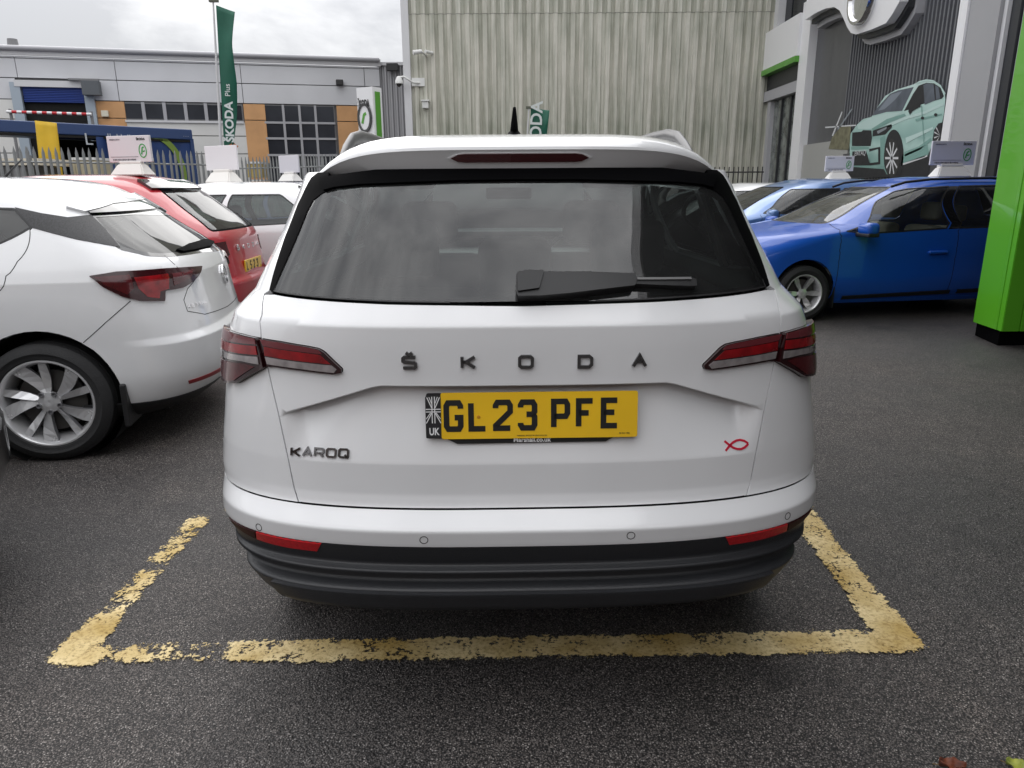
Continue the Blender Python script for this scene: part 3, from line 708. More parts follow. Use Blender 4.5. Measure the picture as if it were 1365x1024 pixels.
def unit_building():
    R = at_y(505, 79, 31)
    YL = 28.0
    for _ in range(40):
        Lp = at_y(0, 62, YL); YL += (R[2]-Lp[2])*2.0
    O, ex, n = facade_frame(R, Lp); t = thing('warehouse', 'pale grey clad unit with blue roller door, terracotta panels and strip windows on the left', 'building')
    def U(px_, py_): p = Vector(on_plane(px_, py_, O, n)); return ((p-O).dot(ex), p.z)
    H = R[2]
    def slab(name, u0, z0, u1, z1, th, m, parent=t, off=0, bev=0):
        ob = box(name, (min(u0, u1), off, min(z0, z1)), (max(u0, u1), off+th, max(z0, z1)), m, parent, bev=bev)
        return ob
    # everything is built in facade coordinates (x along, y outwards) and turned into place by the root
    t.matrix_world = Matrix(((ex.x, n.x, 0, O.x), (ex.y, n.y, 0, O.y), (0, 0, 1, 0), (0, 0, 0, 1)))
    slab('wall', 0, 0, 34, H-.3, -8, M_JOINT, off=-.10)
    us = [0, U(486, 110)[0], U(322, 110)[0], U(156, 110)[0], U(25, 110)[0], U(-140, 110)[0], U(-300, 110)[0], 34]
    zs = [H-.28, U(450, 90.5)[1], U(450, 114.5)[1], U(450, 140)[1], U(250, 164)[1], U(250, 181)[1], U(250, 205)[1], 1.0, 0.0]
    # openings
    doorL, doorT = U(21, 112); doorR = U(118, 115)[0]
    o1 = U(122, 133)[0]; o1b = U(165, 140)[0]; w1 = U(166, 134)[0]; w2 = U(324, 137)[0]; o2 = U(325, 140)[0]; o2b = U(352, 140)[0]; g1 = U(353, 140)[0]; g2 = U(448, 141)[0]; o3 = U(449, 141)[0]; o3b = U(481, 142)[0]
    zt = U(400, 139.5)[1]; zs[3] = zt; zb = U(240, 161)[1]; zs[4] = zb-.02
    k = 0
    for i in range(len(us)-1):
        for j in range(len(zs)-1):
            z1, z0 = zs[j], zs[j+1]; segs = [(us[i], us[i+1])]
            blocks = []
            if z0 < doorT-.2: blocks.append((doorR, doorL))
            if j >= 3: blocks += [(o3b, o3), (g2, g1), (o2b, o2)]
            if j == 3: blocks.append((w2, o1))
            if j > 3: pass
            for (a, b) in blocks:
                a, b = min(a, b), max(a, b); ns = []
                for (p, q) in segs:
                    if q <= a or p >= b: ns.append((p, q))
                    else:
                        if p < a: ns.append((p, a))
                        if q > b: ns.append((b, q))
                segs = ns
            for (p, q) in segs:
                if q-p > .15: slab('cladding_panel', p+.012, z0+.016, q-.012, z1-.016, .08, M_PANEL if j < 3 else M_PANEL2, off=-.06)
    # eaves
    slab('eaves_trim', -.05, H-.27, 34, H-.02, .14, M_TRIM, off=-.04); tube('gutter', [(0, .16, H-.05), (34, .16, H-.05)], .09, mat('gutter_grey', (.42, .42, .44), .4), t, 8)
    # terracotta panels
    for a, b, zz in ((o1, o1b, zt), (o2, o2b, zt), (o3, o3b, zt)):
        for (q0, q1) in ((0, 2.0), (2.03, 4.0), (4.03, zt-.02)):
            if a == o1 and q1 < 2.5: pass
            slab('terracotta_panel', a+.02, q0, b-.02, q1, .09, M_ORANGE, off=-.06)
    # strip windows
    xs = [U(x, 150)[0] for x in (166, 192, 220, 248, 275, 301, 324)]
    sf = slab('window_frame', xs[-1], zb, xs[0], zt-.02, .03, M_JOINT, off=-.05)
    for a, b in zip(xs[:-1], xs[1:]):
        slab('window_pane', b+.05, zb+.06, a-.05, zt-.08, .02, M_WING, sf, off=-.015)
    for a in xs[1:-1]: slab('mullion', a-.06, zb, a+.06, zt-.02, .06, M_WINF, sf, off=-.015)
    slab('sill', xs[-1], zb-.08, xs[0], zb+.0, .10, M_TRIM, sf, off=-.02)
    # large gridded window
    gx = [U(x, 165)[0] for x in (353, 379, 400.5, 421.5, 447)]; gz = [zt-.02, U(400, 164)[1], U(400, 185)[1], U(400, 207)[1], .8]
    gf = slab('window_frame', gx[-1], 0, gx[0], zt-.02, .03, M_JOINT, off=-.05)
    for i in range(4):
        for j in range(4): slab('window_pane', gx[i+1]+.04, gz[j+1]+.04, gx[i]-.04, gz[j]-.04, .02, M_WING, gf, off=-.015)
    for x in gx[1:-1]: slab('mullion', x-.045, .8, x+.045, zt-.02, .05, M_WINF, gf, off=-.01)
    for z in gz[1:-1]: slab('transom', gx[-1], z-.04, gx[0], z+.04, .045, M_WINF, gf, off=-.008)
    # roller door
    zd = U(70, 137)[1]; dl, dr = doorL, doorR
    MB = mat('roller_blue', (.015, .055, .30), .45)
    slab('opening', dr, 0, dl, zd+.2, -.02, M_DARK, off=-.055)
    dd = slab('roller_door', dr+.2, zd, dl-.2, doorT-.1, .05, MB, off=-.03)
    n_ = 9
    for i in range(n_):
        z0 = zd+(doorT-.1-zd)*i/n_; slab('slat', dr+.2, z0+.015, dl-.2, z0+(doorT-.1-zd)/n_-.015, .05, MB, dd, off=.02)
    for a in (dl, dr): slab('door_jamb', a-.16, 0, a+.16, doorT+.05, .16, mat('jamb_pale_blue', (.36, .42, .48), .4), off=0)
    slab('door_head', dr, doorT-.1, dl, doorT+.12, .18, M_TRIM, off=0)
    fl = U(124, 117); f = slab('flood_lamp', fl[0]-.32, fl[1]-.30, fl[0]+.25, fl[1]+.18, .35, mat('lamp_grey', (.10, .11, .12), .5), off=.16); slab('lamp_bracket', fl[0]-.3, fl[1]+.2, fl[0]+.7, fl[1]+.27, .12, M_JOINT, f, off=.2)
    wl = U(141, 152); slab('wall_light', wl[0]-.12, wl[1]-.11, wl[0]+.12, wl[1]+.11, .12, mat('lamp_cream', (.72, .68, .55), .5), off=.035, bev=.02)
    cl = U(452.5, 109); fl2 = slab('security_lamp', cl[0]-.14, cl[1]-.16, cl[0]+.14, cl[1]+.05, .22, mat('lamp_dark', (.03, .03, .03), .5), off=.06, bev=.03)
    vx = U(12.5, 56); tube('roof_vent', [(vx[0], -.3, H-.05), (vx[0], -.3, vx[1])], .10, M_JOINT, t, 10); tube('vent_cowl', [(vx[0], -.3, vx[1]-.1), (vx[0], -.3, vx[1]+.15)], [.18, .16], M_JOINT, t, 10)
    # red and white pole across the loading door
    bp = thing('barrier_pole', 'red and white striped pole held across the open loading door', 'barrier'); A = Vector(at_y(9, 149, 26.5)); B = Vector(at_y(122, 152.5, 27.2)); N_ = 17
    for i in range(N_):
        a = A.lerp(B, i/N_); b = A.lerp(B, (i+1)/N_); tube('stripe', [a, b], .05, mat('stripe_red', (.5, .02, .03), .5) if i % 2 else mat('stripe_white', (.75, .75, .75), .5), bp, 8)
    for q in (.02, .98): p = A.lerp(B, q); tube('post', [(p.x, p.y+.1, 0), (p.x, p.y+.1, p.z+.1)], .05, M_JOINT, bp, 8)
    # ribbed link between the two buildings
    lk = thing('link_wall', 'narrow silver corrugated wall between the pale warehouse and the tall ribbed wall', 'wall'); a = at_y(504, 88, 31.2); b = at_y(556, 86, 31.2); V, Fc = [], []; x = a[0]; zt2 = a[2]; pr = []
    while x < b[0]: pr += [(x, 31.2), (x+.05, 31.12), (x+.11, 31.12), (x+.15, 31.2)]; x += .205
    for (xx, yy) in pr: V += [(xx, yy, 0), (xx, yy, zt2)]
    for i in range(len(pr)-1): Fc.append((2*i, 2*i+2, 2*i+3, 2*i+1))
    c = mesh('corrugated_sheet', V, Fc, mat('silver_sheet', (.40, .40, .41), .4, metal=.3), lk); box('capping', (a[0]-.1, 31.05, zt2), (b[0], 31.5, zt2+.12), M_TRIM, lk)
    box('wall_core', (a[0], 31.3, 0), (b[0], 32, zt2-.05), M_JOINT, lk)
    q = at_y(524, 91, 31.0); box('lamp_box', (q[0]-.22, 30.7, q[2]-.12), (q[0]+.22, 31.0, q[2]+.14), mat('lamp_dark', (.03, .03, .03), .5), lk)
unit_building()
def ribbed_wall():
    Y = 24.0; t = thing('industrial_building', 'tall windowless building clad in weathered greenish ribbed concrete sheets behind the SUV', 'building')
    x0 = at_y(549, 150, Y)[0]; x1 = 14.0; H = 13.0; pitch = .268; m = streak_mat('weathered_ribbed_cladding', (.58, .57, .515), (.49, .485, .43), (.66, .65, .60), scale=1.7)
    box('wall_core', (x0+.02, Y+.12, 0), (x1, Y+10, H-.1), M_JOINT, t)
    w_ = pitch*5; i = 0; x = x0; prof = [(0, 0), (.10, 0), (.125, -.06), (.243, -.06)]
    n = int((x1-x0)/w_)
    V, Fc = [], []; pr = []
    for k in range(5):
        for (a, b) in prof: pr.append((k*pitch+a, b))
    pr.append((5*pitch, 0))
    for (a, b) in pr: V += [(a, b, 0), (a, b, H/2-.01), ]
    for k in range(len(pr)-1): Fc.append((2*k, 2*k+2, 2*k+3, 2*k+1))
    m_in = streak_mat('shaded_groove', (.50, .495, .44), (.37, .37, .32), (.60, .595, .54), scale=1.7)  # darker recess faces: the shade between ribs put into the colour
    me = None
    for i in range(n):
        for j in range(2):
            if me is None:
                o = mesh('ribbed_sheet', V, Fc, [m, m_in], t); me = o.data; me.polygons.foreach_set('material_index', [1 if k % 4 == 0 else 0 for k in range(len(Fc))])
            else: o = bpy.data.objects.new('ribbed_sheet', me); link(o, t)
            o.location = (x0+i*w_, Y+(.0 if j == 0 else -.006), j*H/2)
    box('corner_trim', (x0-.20, Y-.10, 0), (x0+.02, Y+.5, H), M_TRIM, t)
    # cameras and boxes near its corner
    MW = mat('camera_white', (.70, .70, .68), .4)
    for (px_, py_, kind) in ((560, 71, 'b'), (532, 108, 'd'), (566, 139, 'x')):
        p = at_y(px_, py_, Y-.35)
        c = thing('security_camera' if kind != 'x' else 'wall_box', {'b': 'small white bullet camera high near the corner of the ribbed building', 'd': 'white dome camera on a bent arm at the ribbed building corner', 'x': 'small pale box fixed low on the ribbed building wall'}[kind], 'camera' if kind != 'x' else 'junction box', tuple(p))
        if kind == 'b':
            tube('camera_body', [(-.20, -.1, .0), (.05, .0, .05)], [.07, .06], MW, c, 10); tube('bracket', [(.05, 0, .03), (.16, .3, -.02)], .03, MW, c, 8); tube('bracket', [(.16, .0, .05), (.34, .28, .05)], .05, MW, c, 8)
        elif kind == 'd':
            lathe('camera_dome', [(.14, .005), (.12, .06), (.0, .12), (-.08, .12)], MW, c, 16, 'z'); lathe('dome_glass', [(-.08, .10), (-.15, .07), (-.18, .005)], M_GLOSSB, c, 16, 'z')
            tube('arm', [(0, 0, .1), (.15, 0, .12), (.42, .1, -.04), (.62, .30, -.02)], .03, MW, c, 8); box('arm_plate', (.35, .26, -.12), (.75, .32, .12), MW, c)
        else: box('box_body', (-.09, .1, -.10), (.10, .34, .12), MW, c, bev=.01); box('box_lid', (-.12, .06, .10), (.13, .34, .14), MW, c)
ribbed_wall()
def print_grad(name, z0, z1):
    m = mat(name, (.33, .52, .47), .5); t = m.node_tree; b = t.nodes['Principled BSDF']; tcn = t.nodes.new('ShaderNodeTexCoord'); sp = t.nodes.new('ShaderNodeSeparateXYZ'); mr = t.nodes.new('ShaderNodeMapRange'); rp = t.nodes.new('ShaderNodeValToRGB'); L = t.links.new
    L(tcn.outputs['Object'], sp.inputs[0]); nz = t.nodes.new('ShaderNodeTexNoise'); nz.inputs['Scale'].default_value = 1.4; L(tcn.outputs['Object'], nz.inputs[0]); ad = t.nodes.new('ShaderNodeMath'); ad.operation = 'MULTIPLY_ADD'; ad.inputs[1].default_value = .5; L(nz.outputs[0], ad.inputs[0]); L(sp.outputs[2], ad.inputs[2])
    L(ad.outputs[0], mr.inputs[0]); mr.inputs[1].default_value = z0+.25; mr.inputs[2].default_value = z1+.25; L(mr.outputs[0], rp.inputs[0]); e = rp.color_ramp.elements
    e[0].color = (.13, .25, .22, 1); e[1].color = (.55, .70, .66, 1)
    for p, c in ((.22, (.24, .40, .36)), (.34, (.42, .60, .55)), (.42, (.27, .44, .40)), (.60, (.36, .55, .50)), (.74, (.46, .64, .59))): q = e.new(p); q.color = (*c, 1)
    L(rp.outputs[0], b.inputs['Base Color']); return m
def showroom():
    X = 8.0; t = thing('showroom', 'car showroom on the right with white winged sign, grey column and dark ribbed frontage', 'building'); t.location = (0, 0, 0)
    def Q(px_, py_, dx=0): p = at_x(px_, py_, X-dx); return (p[1], p[2])
    def slab(name, ya, za, yb, zb_, d0, d1, m, parent=t, bev=0): return box(name, (X-d1, min(ya, yb), min(za, zb_)), (X-d0, max(ya, yb), max(za, zb_)), m, parent, bev=bev)
    WH = mat('showroom_white', (.84, .84, .85), .35, coat=.3); GC = mat('anthracite_cladding', (.085, .087, .094), .35, coat=.3); CG = mat('column_grey', (.36, .36, .37), .5, noise=.06, nscale=1)
    GRN = mat('showroom_green', (.085, .33, .025), .35, coat=.4); FR = mat('anthracite_frame', (.03, .032, .036), .4)
    H = 9.5
    yp0, yp1 = Q(1063, 100, .12)[0], Q(1074, 100, .12)[0]; yc0, yc1, yc2 = Q(1266, 100, .30)[0], Q(1278.5, 100, .28)[0], Q(1319, 100, .26)[0]
    yf = Q(1012, 100, .2)[0]
    slab('wall', -12, 0, 40, H, -6, -.30, GC)
    # pale post, fascia, green strip
    slab('pale_post', yp0, 0, yp1, Q(1070, 24)[1]+.3, -.25, .12, WH)
    zf1, zf0 = Q(1012, 97, .2)[1], Q(1072, 12, .2)[1]; zg = Q(1012, 104, .2)[1]
    fz = Q(1017, 47, .2)[1]; slab('fascia', yf, zf1, yp0-.02, fz, -.2, .20, WH); slab('green_strip', yf-.0, zg, yp0-.02, zf1-.006, -.2, .24, GRN)
    slab('fascia_soffit', yf, zg-.45, yp0-.02, zg-.006, -.25, .02, FR); slab('grey_rail', yf, zg-.75, yp0-.02, zg-.46, -.25, .10, mat('rail_silver', (.42, .42, .44), .4))
    # glazing left of the post
    ya, yb = Q(1026, 180)[0], yp0-.05; zt = zg-.78
    gf = slab('glazing_frame', ya+.25, 0, ya, zt, -.2, .05, mat('rail_silver', (.42, .42, .44), .4)); slab('entrance_glass', yb, .05, ya, zt, -.12, -.08, glass('showroom_glass', (.35, .42, .40), dust_haze=.45, ior=1.8, dust_haze_col=(.35, .38, .36)), gf)  # thick diffuse film puts the pale reflection into the glass colour
    for q in (.33, .66): slab('glazing_bar', ya+(yb-ya)*q-.04, 0, ya+(yb-ya)*q+.04, zt, -.2, -.02, FR, gf)
    slab('door_blind', yb-.1+(ya-yb)*.15, .0, yb+(ya-yb)*.45, zt*.75, -.28, -.24, mat('blind', (.5, .52, .5), .7), gf)
    # upper glazing over the fascia
    for px0, px1 in ((1041, 1049), (1050.5, 1072)):
        y0, y1 = Q(px0, 10)[0], Q(px1, 10)[0]; slab('upper_pane', y1, fz+.05, y0, H-.5, -.2, -.15, M_WING)
    slab('upper_frame', Q(1040, 10)[0]+.3, fz, Q(1040, 10)[0], H, -.25, .05, M_TRIM)
    # big dark frontage with ribs
    slab('frontage', yc0, 0, yp1, H, -.30, -.10, GC)
    y = yc0+.1; pitch = .135; V, Fc = [], []; yend = Q(1132, 60)[0]; bm = bmesh.new(); k = 0
    while y < yend and k < 80:
        rb = box_bm(X+.04, y, 0, X+.11, y+.05, H-.05); me_ = bpy.data.meshes.new('x'); rb.to_mesh(me_); rb.free()
        o = bpy.data.objects.new('rib', me_); me_.materials.append(mat('rib_grey', (.15, .155, .168), .4)); link(o, t); y += pitch; k += 1
    slab('reflected_car_slab', Q(1130, 200)[0], 0, yp1-.02, Q(1075, 193)[1], -.12, .0, mat('reflection_grey', (.36, .36, .34), .6))  # pale slab standing in for a light car's reflection low on the frontage
    # poster of a mint SUV, flat print on the frontage
    PX = 1100, 90, 6.825
    layer = [0]
    pos = slab('poster', Q(1266, 170)[0]+.02, Q(1130, 238)[1], Q(1128, 170)[0], Q(1130, 205)[1], -.006, .004, mat('poster_floor', (.07, .07, .075), .5))
    def pp(name, pts, m, lv, raw=False):
        d = .010+lv*.0025; P = [at_x(a if raw else PX[0]+a/PX[2], b if raw else PX[1]+b/PX[2], X-d) for a, b in pts]
        return mesh(name, P, [tuple(range(len(P)))], m, pos)
    def tri(name, pts, m, lv):
        d = .010+lv*.0025; P = [at_x(PX[0]+a/PX[2], PX[1]+b/PX[2], X-d) for a, b in pts]; co = [Vector((p[1], p[2])) for p in P]
        vv, ee, ff = delaunay_2d_cdt(co, [(i, (i+1) % len(co)) for i in range(len(co))], [], 0, 1e-7)[:3]
        cen = np.array([[(vv[f[0]][k]+vv[f[1]][k]+vv[f[2]][k])/3 for k in (0, 1)] for f in ff]); ok = inside(cen, [tuple(c) for c in co])
        return mesh(name, [(X-d, v[0], v[1]) for v in vv], [tuple(f) for f, o in zip(ff, ok) if o], m, pos)
    MI = print_grad('print_mint', at_x(1190, 235, X)[2], at_x(1230, 108, X)[2]); MI2 = mat('print_mint_light', (.50, .66, .62), .5); MI3 = mat('print_mint_deep', (.20, .36, .32), .5); PK = mat('print_black', (.018, .019, .022), .5); PG = mat('print_glass', (.12, .14, .17), .5, noise=.4, nscale=3); PW = mat('print_white', (.62, .63, .64), .5)
    tri('car_print', [(222, 690), (232, 600), (290, 520), (345, 470), (420, 450), (470, 370), (545, 260), (640, 205), (800, 155), (850, 130), (920, 118), (985, 125), (1050, 170), (1088, 240), (1093, 290), (1080, 420), (1065, 500), (1000, 560), (975, 700), (935, 800), (700, 875), (688, 890), (650, 960), (560, 975), (535, 925), (250, 905), (225, 890)], MI, 0)
    tri('shadow_print', [(215, 900), (250, 905), (535, 925), (560, 975), (640, 975), (690, 885), (935, 800), (950, 900), (940, 1000), (215, 1000)], PK, .4)
    tri('screen_print', [(425, 440), (470, 370), (590, 240), (660, 210), (805, 178), (765, 260), (700, 395), (560, 405)], PG, 1)
    tri('glass_print', [(716, 398), (800, 240), (850, 165), (920, 140), (990, 145), (1050, 185), (1080, 262), (1060, 285), (880, 335), (770, 380)], PK, 1)
    tri('glass_print', [(905, 340), (893, 160), (925, 145), (985, 152), (1000, 300)], PG, 2); tri('glass_print', [(1010, 300), (1000, 160), (1030, 180), (1048, 285)], PG, 2)
    for a in ([(290, 520), (420, 455), (560, 420), (700, 405), (640, 440), (470, 560), (300, 560)],): tri('bonnet_print', a, MI2, 1)
    tri('bonnet_line', [(420, 560), (560, 470), (720, 420), (735, 440), (580, 500), (440, 575)], MI3, 2)
    tri('grille_print', [(245, 592), (330, 585), (345, 570), (420, 572), (425, 640), (412, 715), (243, 715)], PK, 2)
    tri('headlamp_print', [(432, 575), (603, 515), (607, 545), (545, 610), (430, 628)], PK, 2); tri('lamp_glow', [(470, 580), (560, 540), (556, 560), (480, 605)], mat('print_lampgrey', (.25, .28, .3), .5), 3)
    tri('intake_print', [(247, 765), (370, 758), (385, 800), (408, 890), (238, 893)], PK, 2); tri('intake_print', [(400, 742), (500, 722), (500, 880), (405, 892)], PK, 2); tri('intake_print', [(395, 770), (482, 742), (482, 860), (410, 870)], MI, 3)
    text_obj('lettering', 'ENYAQ', .16, frame3(tuple(at_x(PX[0]+265/PX[2], PX[1]+805/PX[2], X-.03)), (0, -1, 0), (0, 0, 1)), PW, pos, th=.001, align='LEFT')
    tri('crease_print', [(720, 770), (850, 720), (960, 640), (970, 665), (860, 750), (725, 810)], MI3, 2); tri('sill_print', [(688, 878), (925, 795), (930, 812), (690, 895)], PW, 2); tri('crease_print', [(820, 470), (1060, 420), (1062, 435), (825, 490)], MI3, 2)
    tri('door_line', [(872, 345), (880, 345), (905, 740), (897, 745)], MI3, 3)
    tri('roof_line', [(820, 150), (850, 125), (920, 108), (985, 116), (1050, 160), (1096, 240), (1088, 245), (1045, 175), (985, 128), (920, 122), (850, 142)], MI2, 3)
    def ell(cx, cy, rx, ry, n=28, a0=0, a1=2*math.pi): return [(cx+rx*math.cos(a), cy+ry*math.sin(a)) for a in np.linspace(a0, a1, n, endpoint=a1-a0 < 6)]
    tri('wheel_arch_print', ell(625, 800, 88, 235), PK, 2); wf = tri('wheel_print', ell(605, 825, 72, 172), mat('print_tyre', (.03, .03, .03), .5), 3)
    for i in range(10):
        a = 2*math.pi*i/10; c_, s_ = math.cos(a), math.sin(a); tri('spoke_print', [(605+60*math.cos(a-.07), 825+150*math.sin(a-.07)), (605+60*math.cos(a+.07), 825+150*math.sin(a+.07)), (605+8*math.cos(a+.6), 825+18*math.sin(a+.6)), (605+8*math.cos(a-.6), 825+18*math.sin(a-.6))], PW, 4)
    tri('wheel_arch_print', [(1062, 500), (1030, 510), (990, 570), (970, 700), (1030, 710), (1055, 640)], PK, 2)
    for i in (0, 1, 2, 3): a = 2.3+i*.55; tri('spoke_print', [(1045, 620), (1045+55*math.cos(a), 620+95*math.sin(a)), (1045+55*math.cos(a+.15), 620+95*math.sin(a+.15))], PW, 4)
    tri('mirror_print', [(770, 335), (810, 308), (860, 315), (868, 355), (830, 375), (790, 400), (770, 430), (755, 400)], PK, 4)
    for q in ((885, 460), (1005, 430)): tri('handle_print', ell(q[0], q[1], 16, 14, 12), PK, 4)
    tri('shade_print', [(700, 800), (930, 700), (940, 780), (900, 815), (690, 876)], MI3, 2); tri('shine_print', [(560, 520), (720, 450), (900, 400), (1075, 320), (1078, 345), (900, 425), (730, 475), (570, 545)], MI2, 2)
    tri('shine_print', [(730, 640), (860, 590), (980, 540), (982, 560), (860, 625), (735, 690)], MI2, 2); tri('shade_print', [(232, 720), (400, 722), (395, 742), (236, 750)], MI3, 2); tri('shade_print', [(500, 640), (545, 620), (535, 900), (505, 900)], MI3, 2)
    tri('screen_shine', [(560, 290), (600, 245), (700, 215), (640, 290), (540, 380), (480, 395)], mat('print_glass_light', (.22, .25, .29), .5), 2)
    # faint print left of the car: steps and frame
    for a in ([(60, 620), (150, 400), (158, 405), (72, 625)], [(110, 560), (240, 375), (248, 380), (120, 570)], [(0, 540), (280, 520), (280, 532), (0, 552)]): tri('steps_print', a, PW if a[0][0] != 110 else mat('print_lampgrey', (.25, .28, .3), .5), 0)
    tri('steps_print', [(30, 740), (60, 640), (140, 540), (235, 535), (225, 690), (210, 750)], mat('print_sand', (.22, .21, .13), .6, noise=.5, nscale=6), 0)
    # grey column with pale edge
    slab('pale_edge', yc1+.01, 0, yc0-.005, H, -.25, .30, WH); slab('grey_column', yc2, 0, yc1, H, -.25, .26, CG)
    slab('metal_edge', yc2-.10, 0, yc2-.01, H, -.2, .2, M_TRIM); slab('window_frame', yc2-.32, 0, yc2-.11, H, -.2, .14, FR); slab('window_frame', yc2-.45, 0, yc2-.34, H, -.22, .10, mat('rail_silver', (.42, .42, .44), .4))
    # glazed showroom front running towards and past the camera
    DG = mat('dark_showroom_glass', (.02, .023, .025), .07, spec=.8, noise=.7, nscale=.8, var=(.06, .06, .06)); y = yc2-.46; fr = None
    yy = [y]
    while yy[-1] > -10: yy.append(yy[-1]-1.55)
    for a, b in zip(yy[:-1], yy[1:]):
        g = slab('window', b+.03, .1, a-.03, 3.3, -.28, -.16, DG); slab('window', b+.03, 3.36, a-.03, H, -.28, -.16, DG); slab('mullion', b-.04, 0, b+.04, H, -.28, -.05, FR)
    for (pa, pb, c) in (((1350, 30), (1356, 45), (.7, .72, .7)), ((1328, 182), (1334, 184), (.9, .85, .7)), ((1335, 170), (1339, 215), (.16, .17, .17)), ((1345, 100), (1349, 130), (.10, .08, .07)), ((1326, 205), (1330, 235), (.35, .35, .33))):
        A_, B_ = Q(*pa), Q(*pb); slab('interior_detail', A_[0], A_[1], B_[0], B_[1], -.16, -.152, mat('int%.2f' % c[0], c, .6))
    # winged white sign with the round badge
    W_ = [(1073, 27), (1086, 18), (1100, 11.5), (1112, 9.5), (1119, 14), (1124, 24), (1129, 36), (1134, 44), (1141, 46), (1160, 40), (1181, 31), (1190, 18), (1199, 2)]
    d = .42; P = [at_x(a, b, X-d)[1:] for a, b in W_]; top = H+.4; out = [(p[0], p[1]) for p in P]+[(P[-1][0]-.55, top), (P[0][0], top)]
    def wing(name, ol, x_out, x_in, m, par=t):
        bm = bmesh.new(); vs = [bm.verts.new((x_out, a, b)) for a, b in ol]; f = bm.faces.new(vs); r = bmesh.ops.extrude_face_region(bm, geom=[f])
        for v in r['geom']:
            if isinstance(v, bmesh.types.BMVert): v.co.x = x_in
        return from_bm(name, bm, m, par)
    wg = wing('winged_sign', out, X-d, X-.25, WH); sh = [(a+(.09 if i > 8 else 0)*0, b-.10) for i, (a, b) in enumerate(out[:-2])]+out[-2:]
    wing('sign_lip', sh, X-.24, X-.12, FR, wg); sh2 = [(a-.05, b-.22) for i, (a, b) in enumerate(out[:-2])]+out[-2:]; wing('sign_return', sh2, X-.11, X+.08, mat('rail_silver', (.42, .42, .44), .4), wg)
    bc = at_x(1150, -3, X-d-.05); rb_ = lathe('round_badge', [(0, .001), (.02, .30), (.03, .42), (.10, .46), (.10, .52), (.0, .56), (-.05, .56)], M_CHROME, wg, 40, 'x'); rb_.location = tuple(bc); rb_.rotation_euler = (0, 0, math.pi)
    # entrance canopy carried by the green pillar
    cn = thing('canopy', 'dark soffited entrance canopy above the frame, carried by the green pillar', 'canopy'); box('soffit', (2.15, -4, 5.3), (7.7, 7.3, 5.36), mat('soffit_dark', (.035, .036, .04), .6), cn); box('fascia', (2.10, -4.1, 5.361), (7.7, 7.4, 5.9), WH, cn)
    # green pillar
    C = at_z(1335, 461, 0); Lc = at_z(1301, 437, 0.0); d_ = np.array((Lc[0]-C[0], Lc[1]-C[1])); d_ = d_/np.hypot(*d_)
    gp_ = thing('green_pillar', 'bright green folded pillar on a black foot at the right edge', 'pillar', (C[0], C[1], 0)); G2 = mat('pillar_green', (.105, .42, .018), .35, coat=.5, noise=.05, nscale=1)
    C0 = at_z(1335, 442, .14); L0 = at_z(1297, 429, .14); a = np.array((C0[0]-C[0], C0[1]-C[1])); b = np.array((L0[0]-C[0], L0[1]-C[1]))
    def plan(pts, z0, z1, m, nm): 
        bm = bmesh.new(); vs = [bm.verts.new((p[0], p[1], z0)) for p in pts]; f = bm.faces.new(vs); r = bmesh.ops.extrude_face_region(bm, geom=[f])
        for v in r['geom']:
            if isinstance(v, bmesh.types.BMVert): v.co.z = z1
        bmesh.ops.recalc_face_normals(bm, faces=bm.faces); bmesh.ops.bevel(bm, geom=[e for e in bm.edges if abs(e.verts[0].co.z-e.verts[1].co.z) > 1], offset=.006, segments=2, affect='EDGES')
        return from_bm(nm, bm, m, gp_)
    sd = np.array((1.0, .02))
    e_ = np.array((0, .05))
    plan([tuple(a), tuple(a+sd*.16), tuple(a+sd*.16+e_), tuple(a+e_+np.array((-.0, .02))), tuple(b+np.array((.05, .05))), tuple(b)], .14, 5.29, G2, 'green_cladding')
    plan([tuple(a+sd*.166+np.array((0, -.004))), tuple(a+sd*1.5+np.array((0, -.004))), tuple(a+sd*1.5+e_), tuple(a+sd*.166+e_)], .14, 5.29, G2, 'green_cladding')
    plan([tuple(a+np.array((.02, .075))), tuple(a+sd*1.5+np.array((0, .055))), tuple(a+sd*1.5+np.array((0, .45))), tuple(b+np.array((.30, .35))), tuple(b+np.array((.06, .055)))], .14, 5.28, M_MATB, 'added_lining')  # unseen dark back added to keep green reflections off the blue car
    i_ = .05; plan([tuple(a+np.array((.02, i_))), tuple(a+sd*1.45+np.array((0, i_))), tuple(a+sd*1.45+np.array((0, .40))), tuple(b+np.array((.30, .28))), tuple(b+np.array((.06, .03)))], 0, .14, M_MATB, 'black_foot')
showroom()
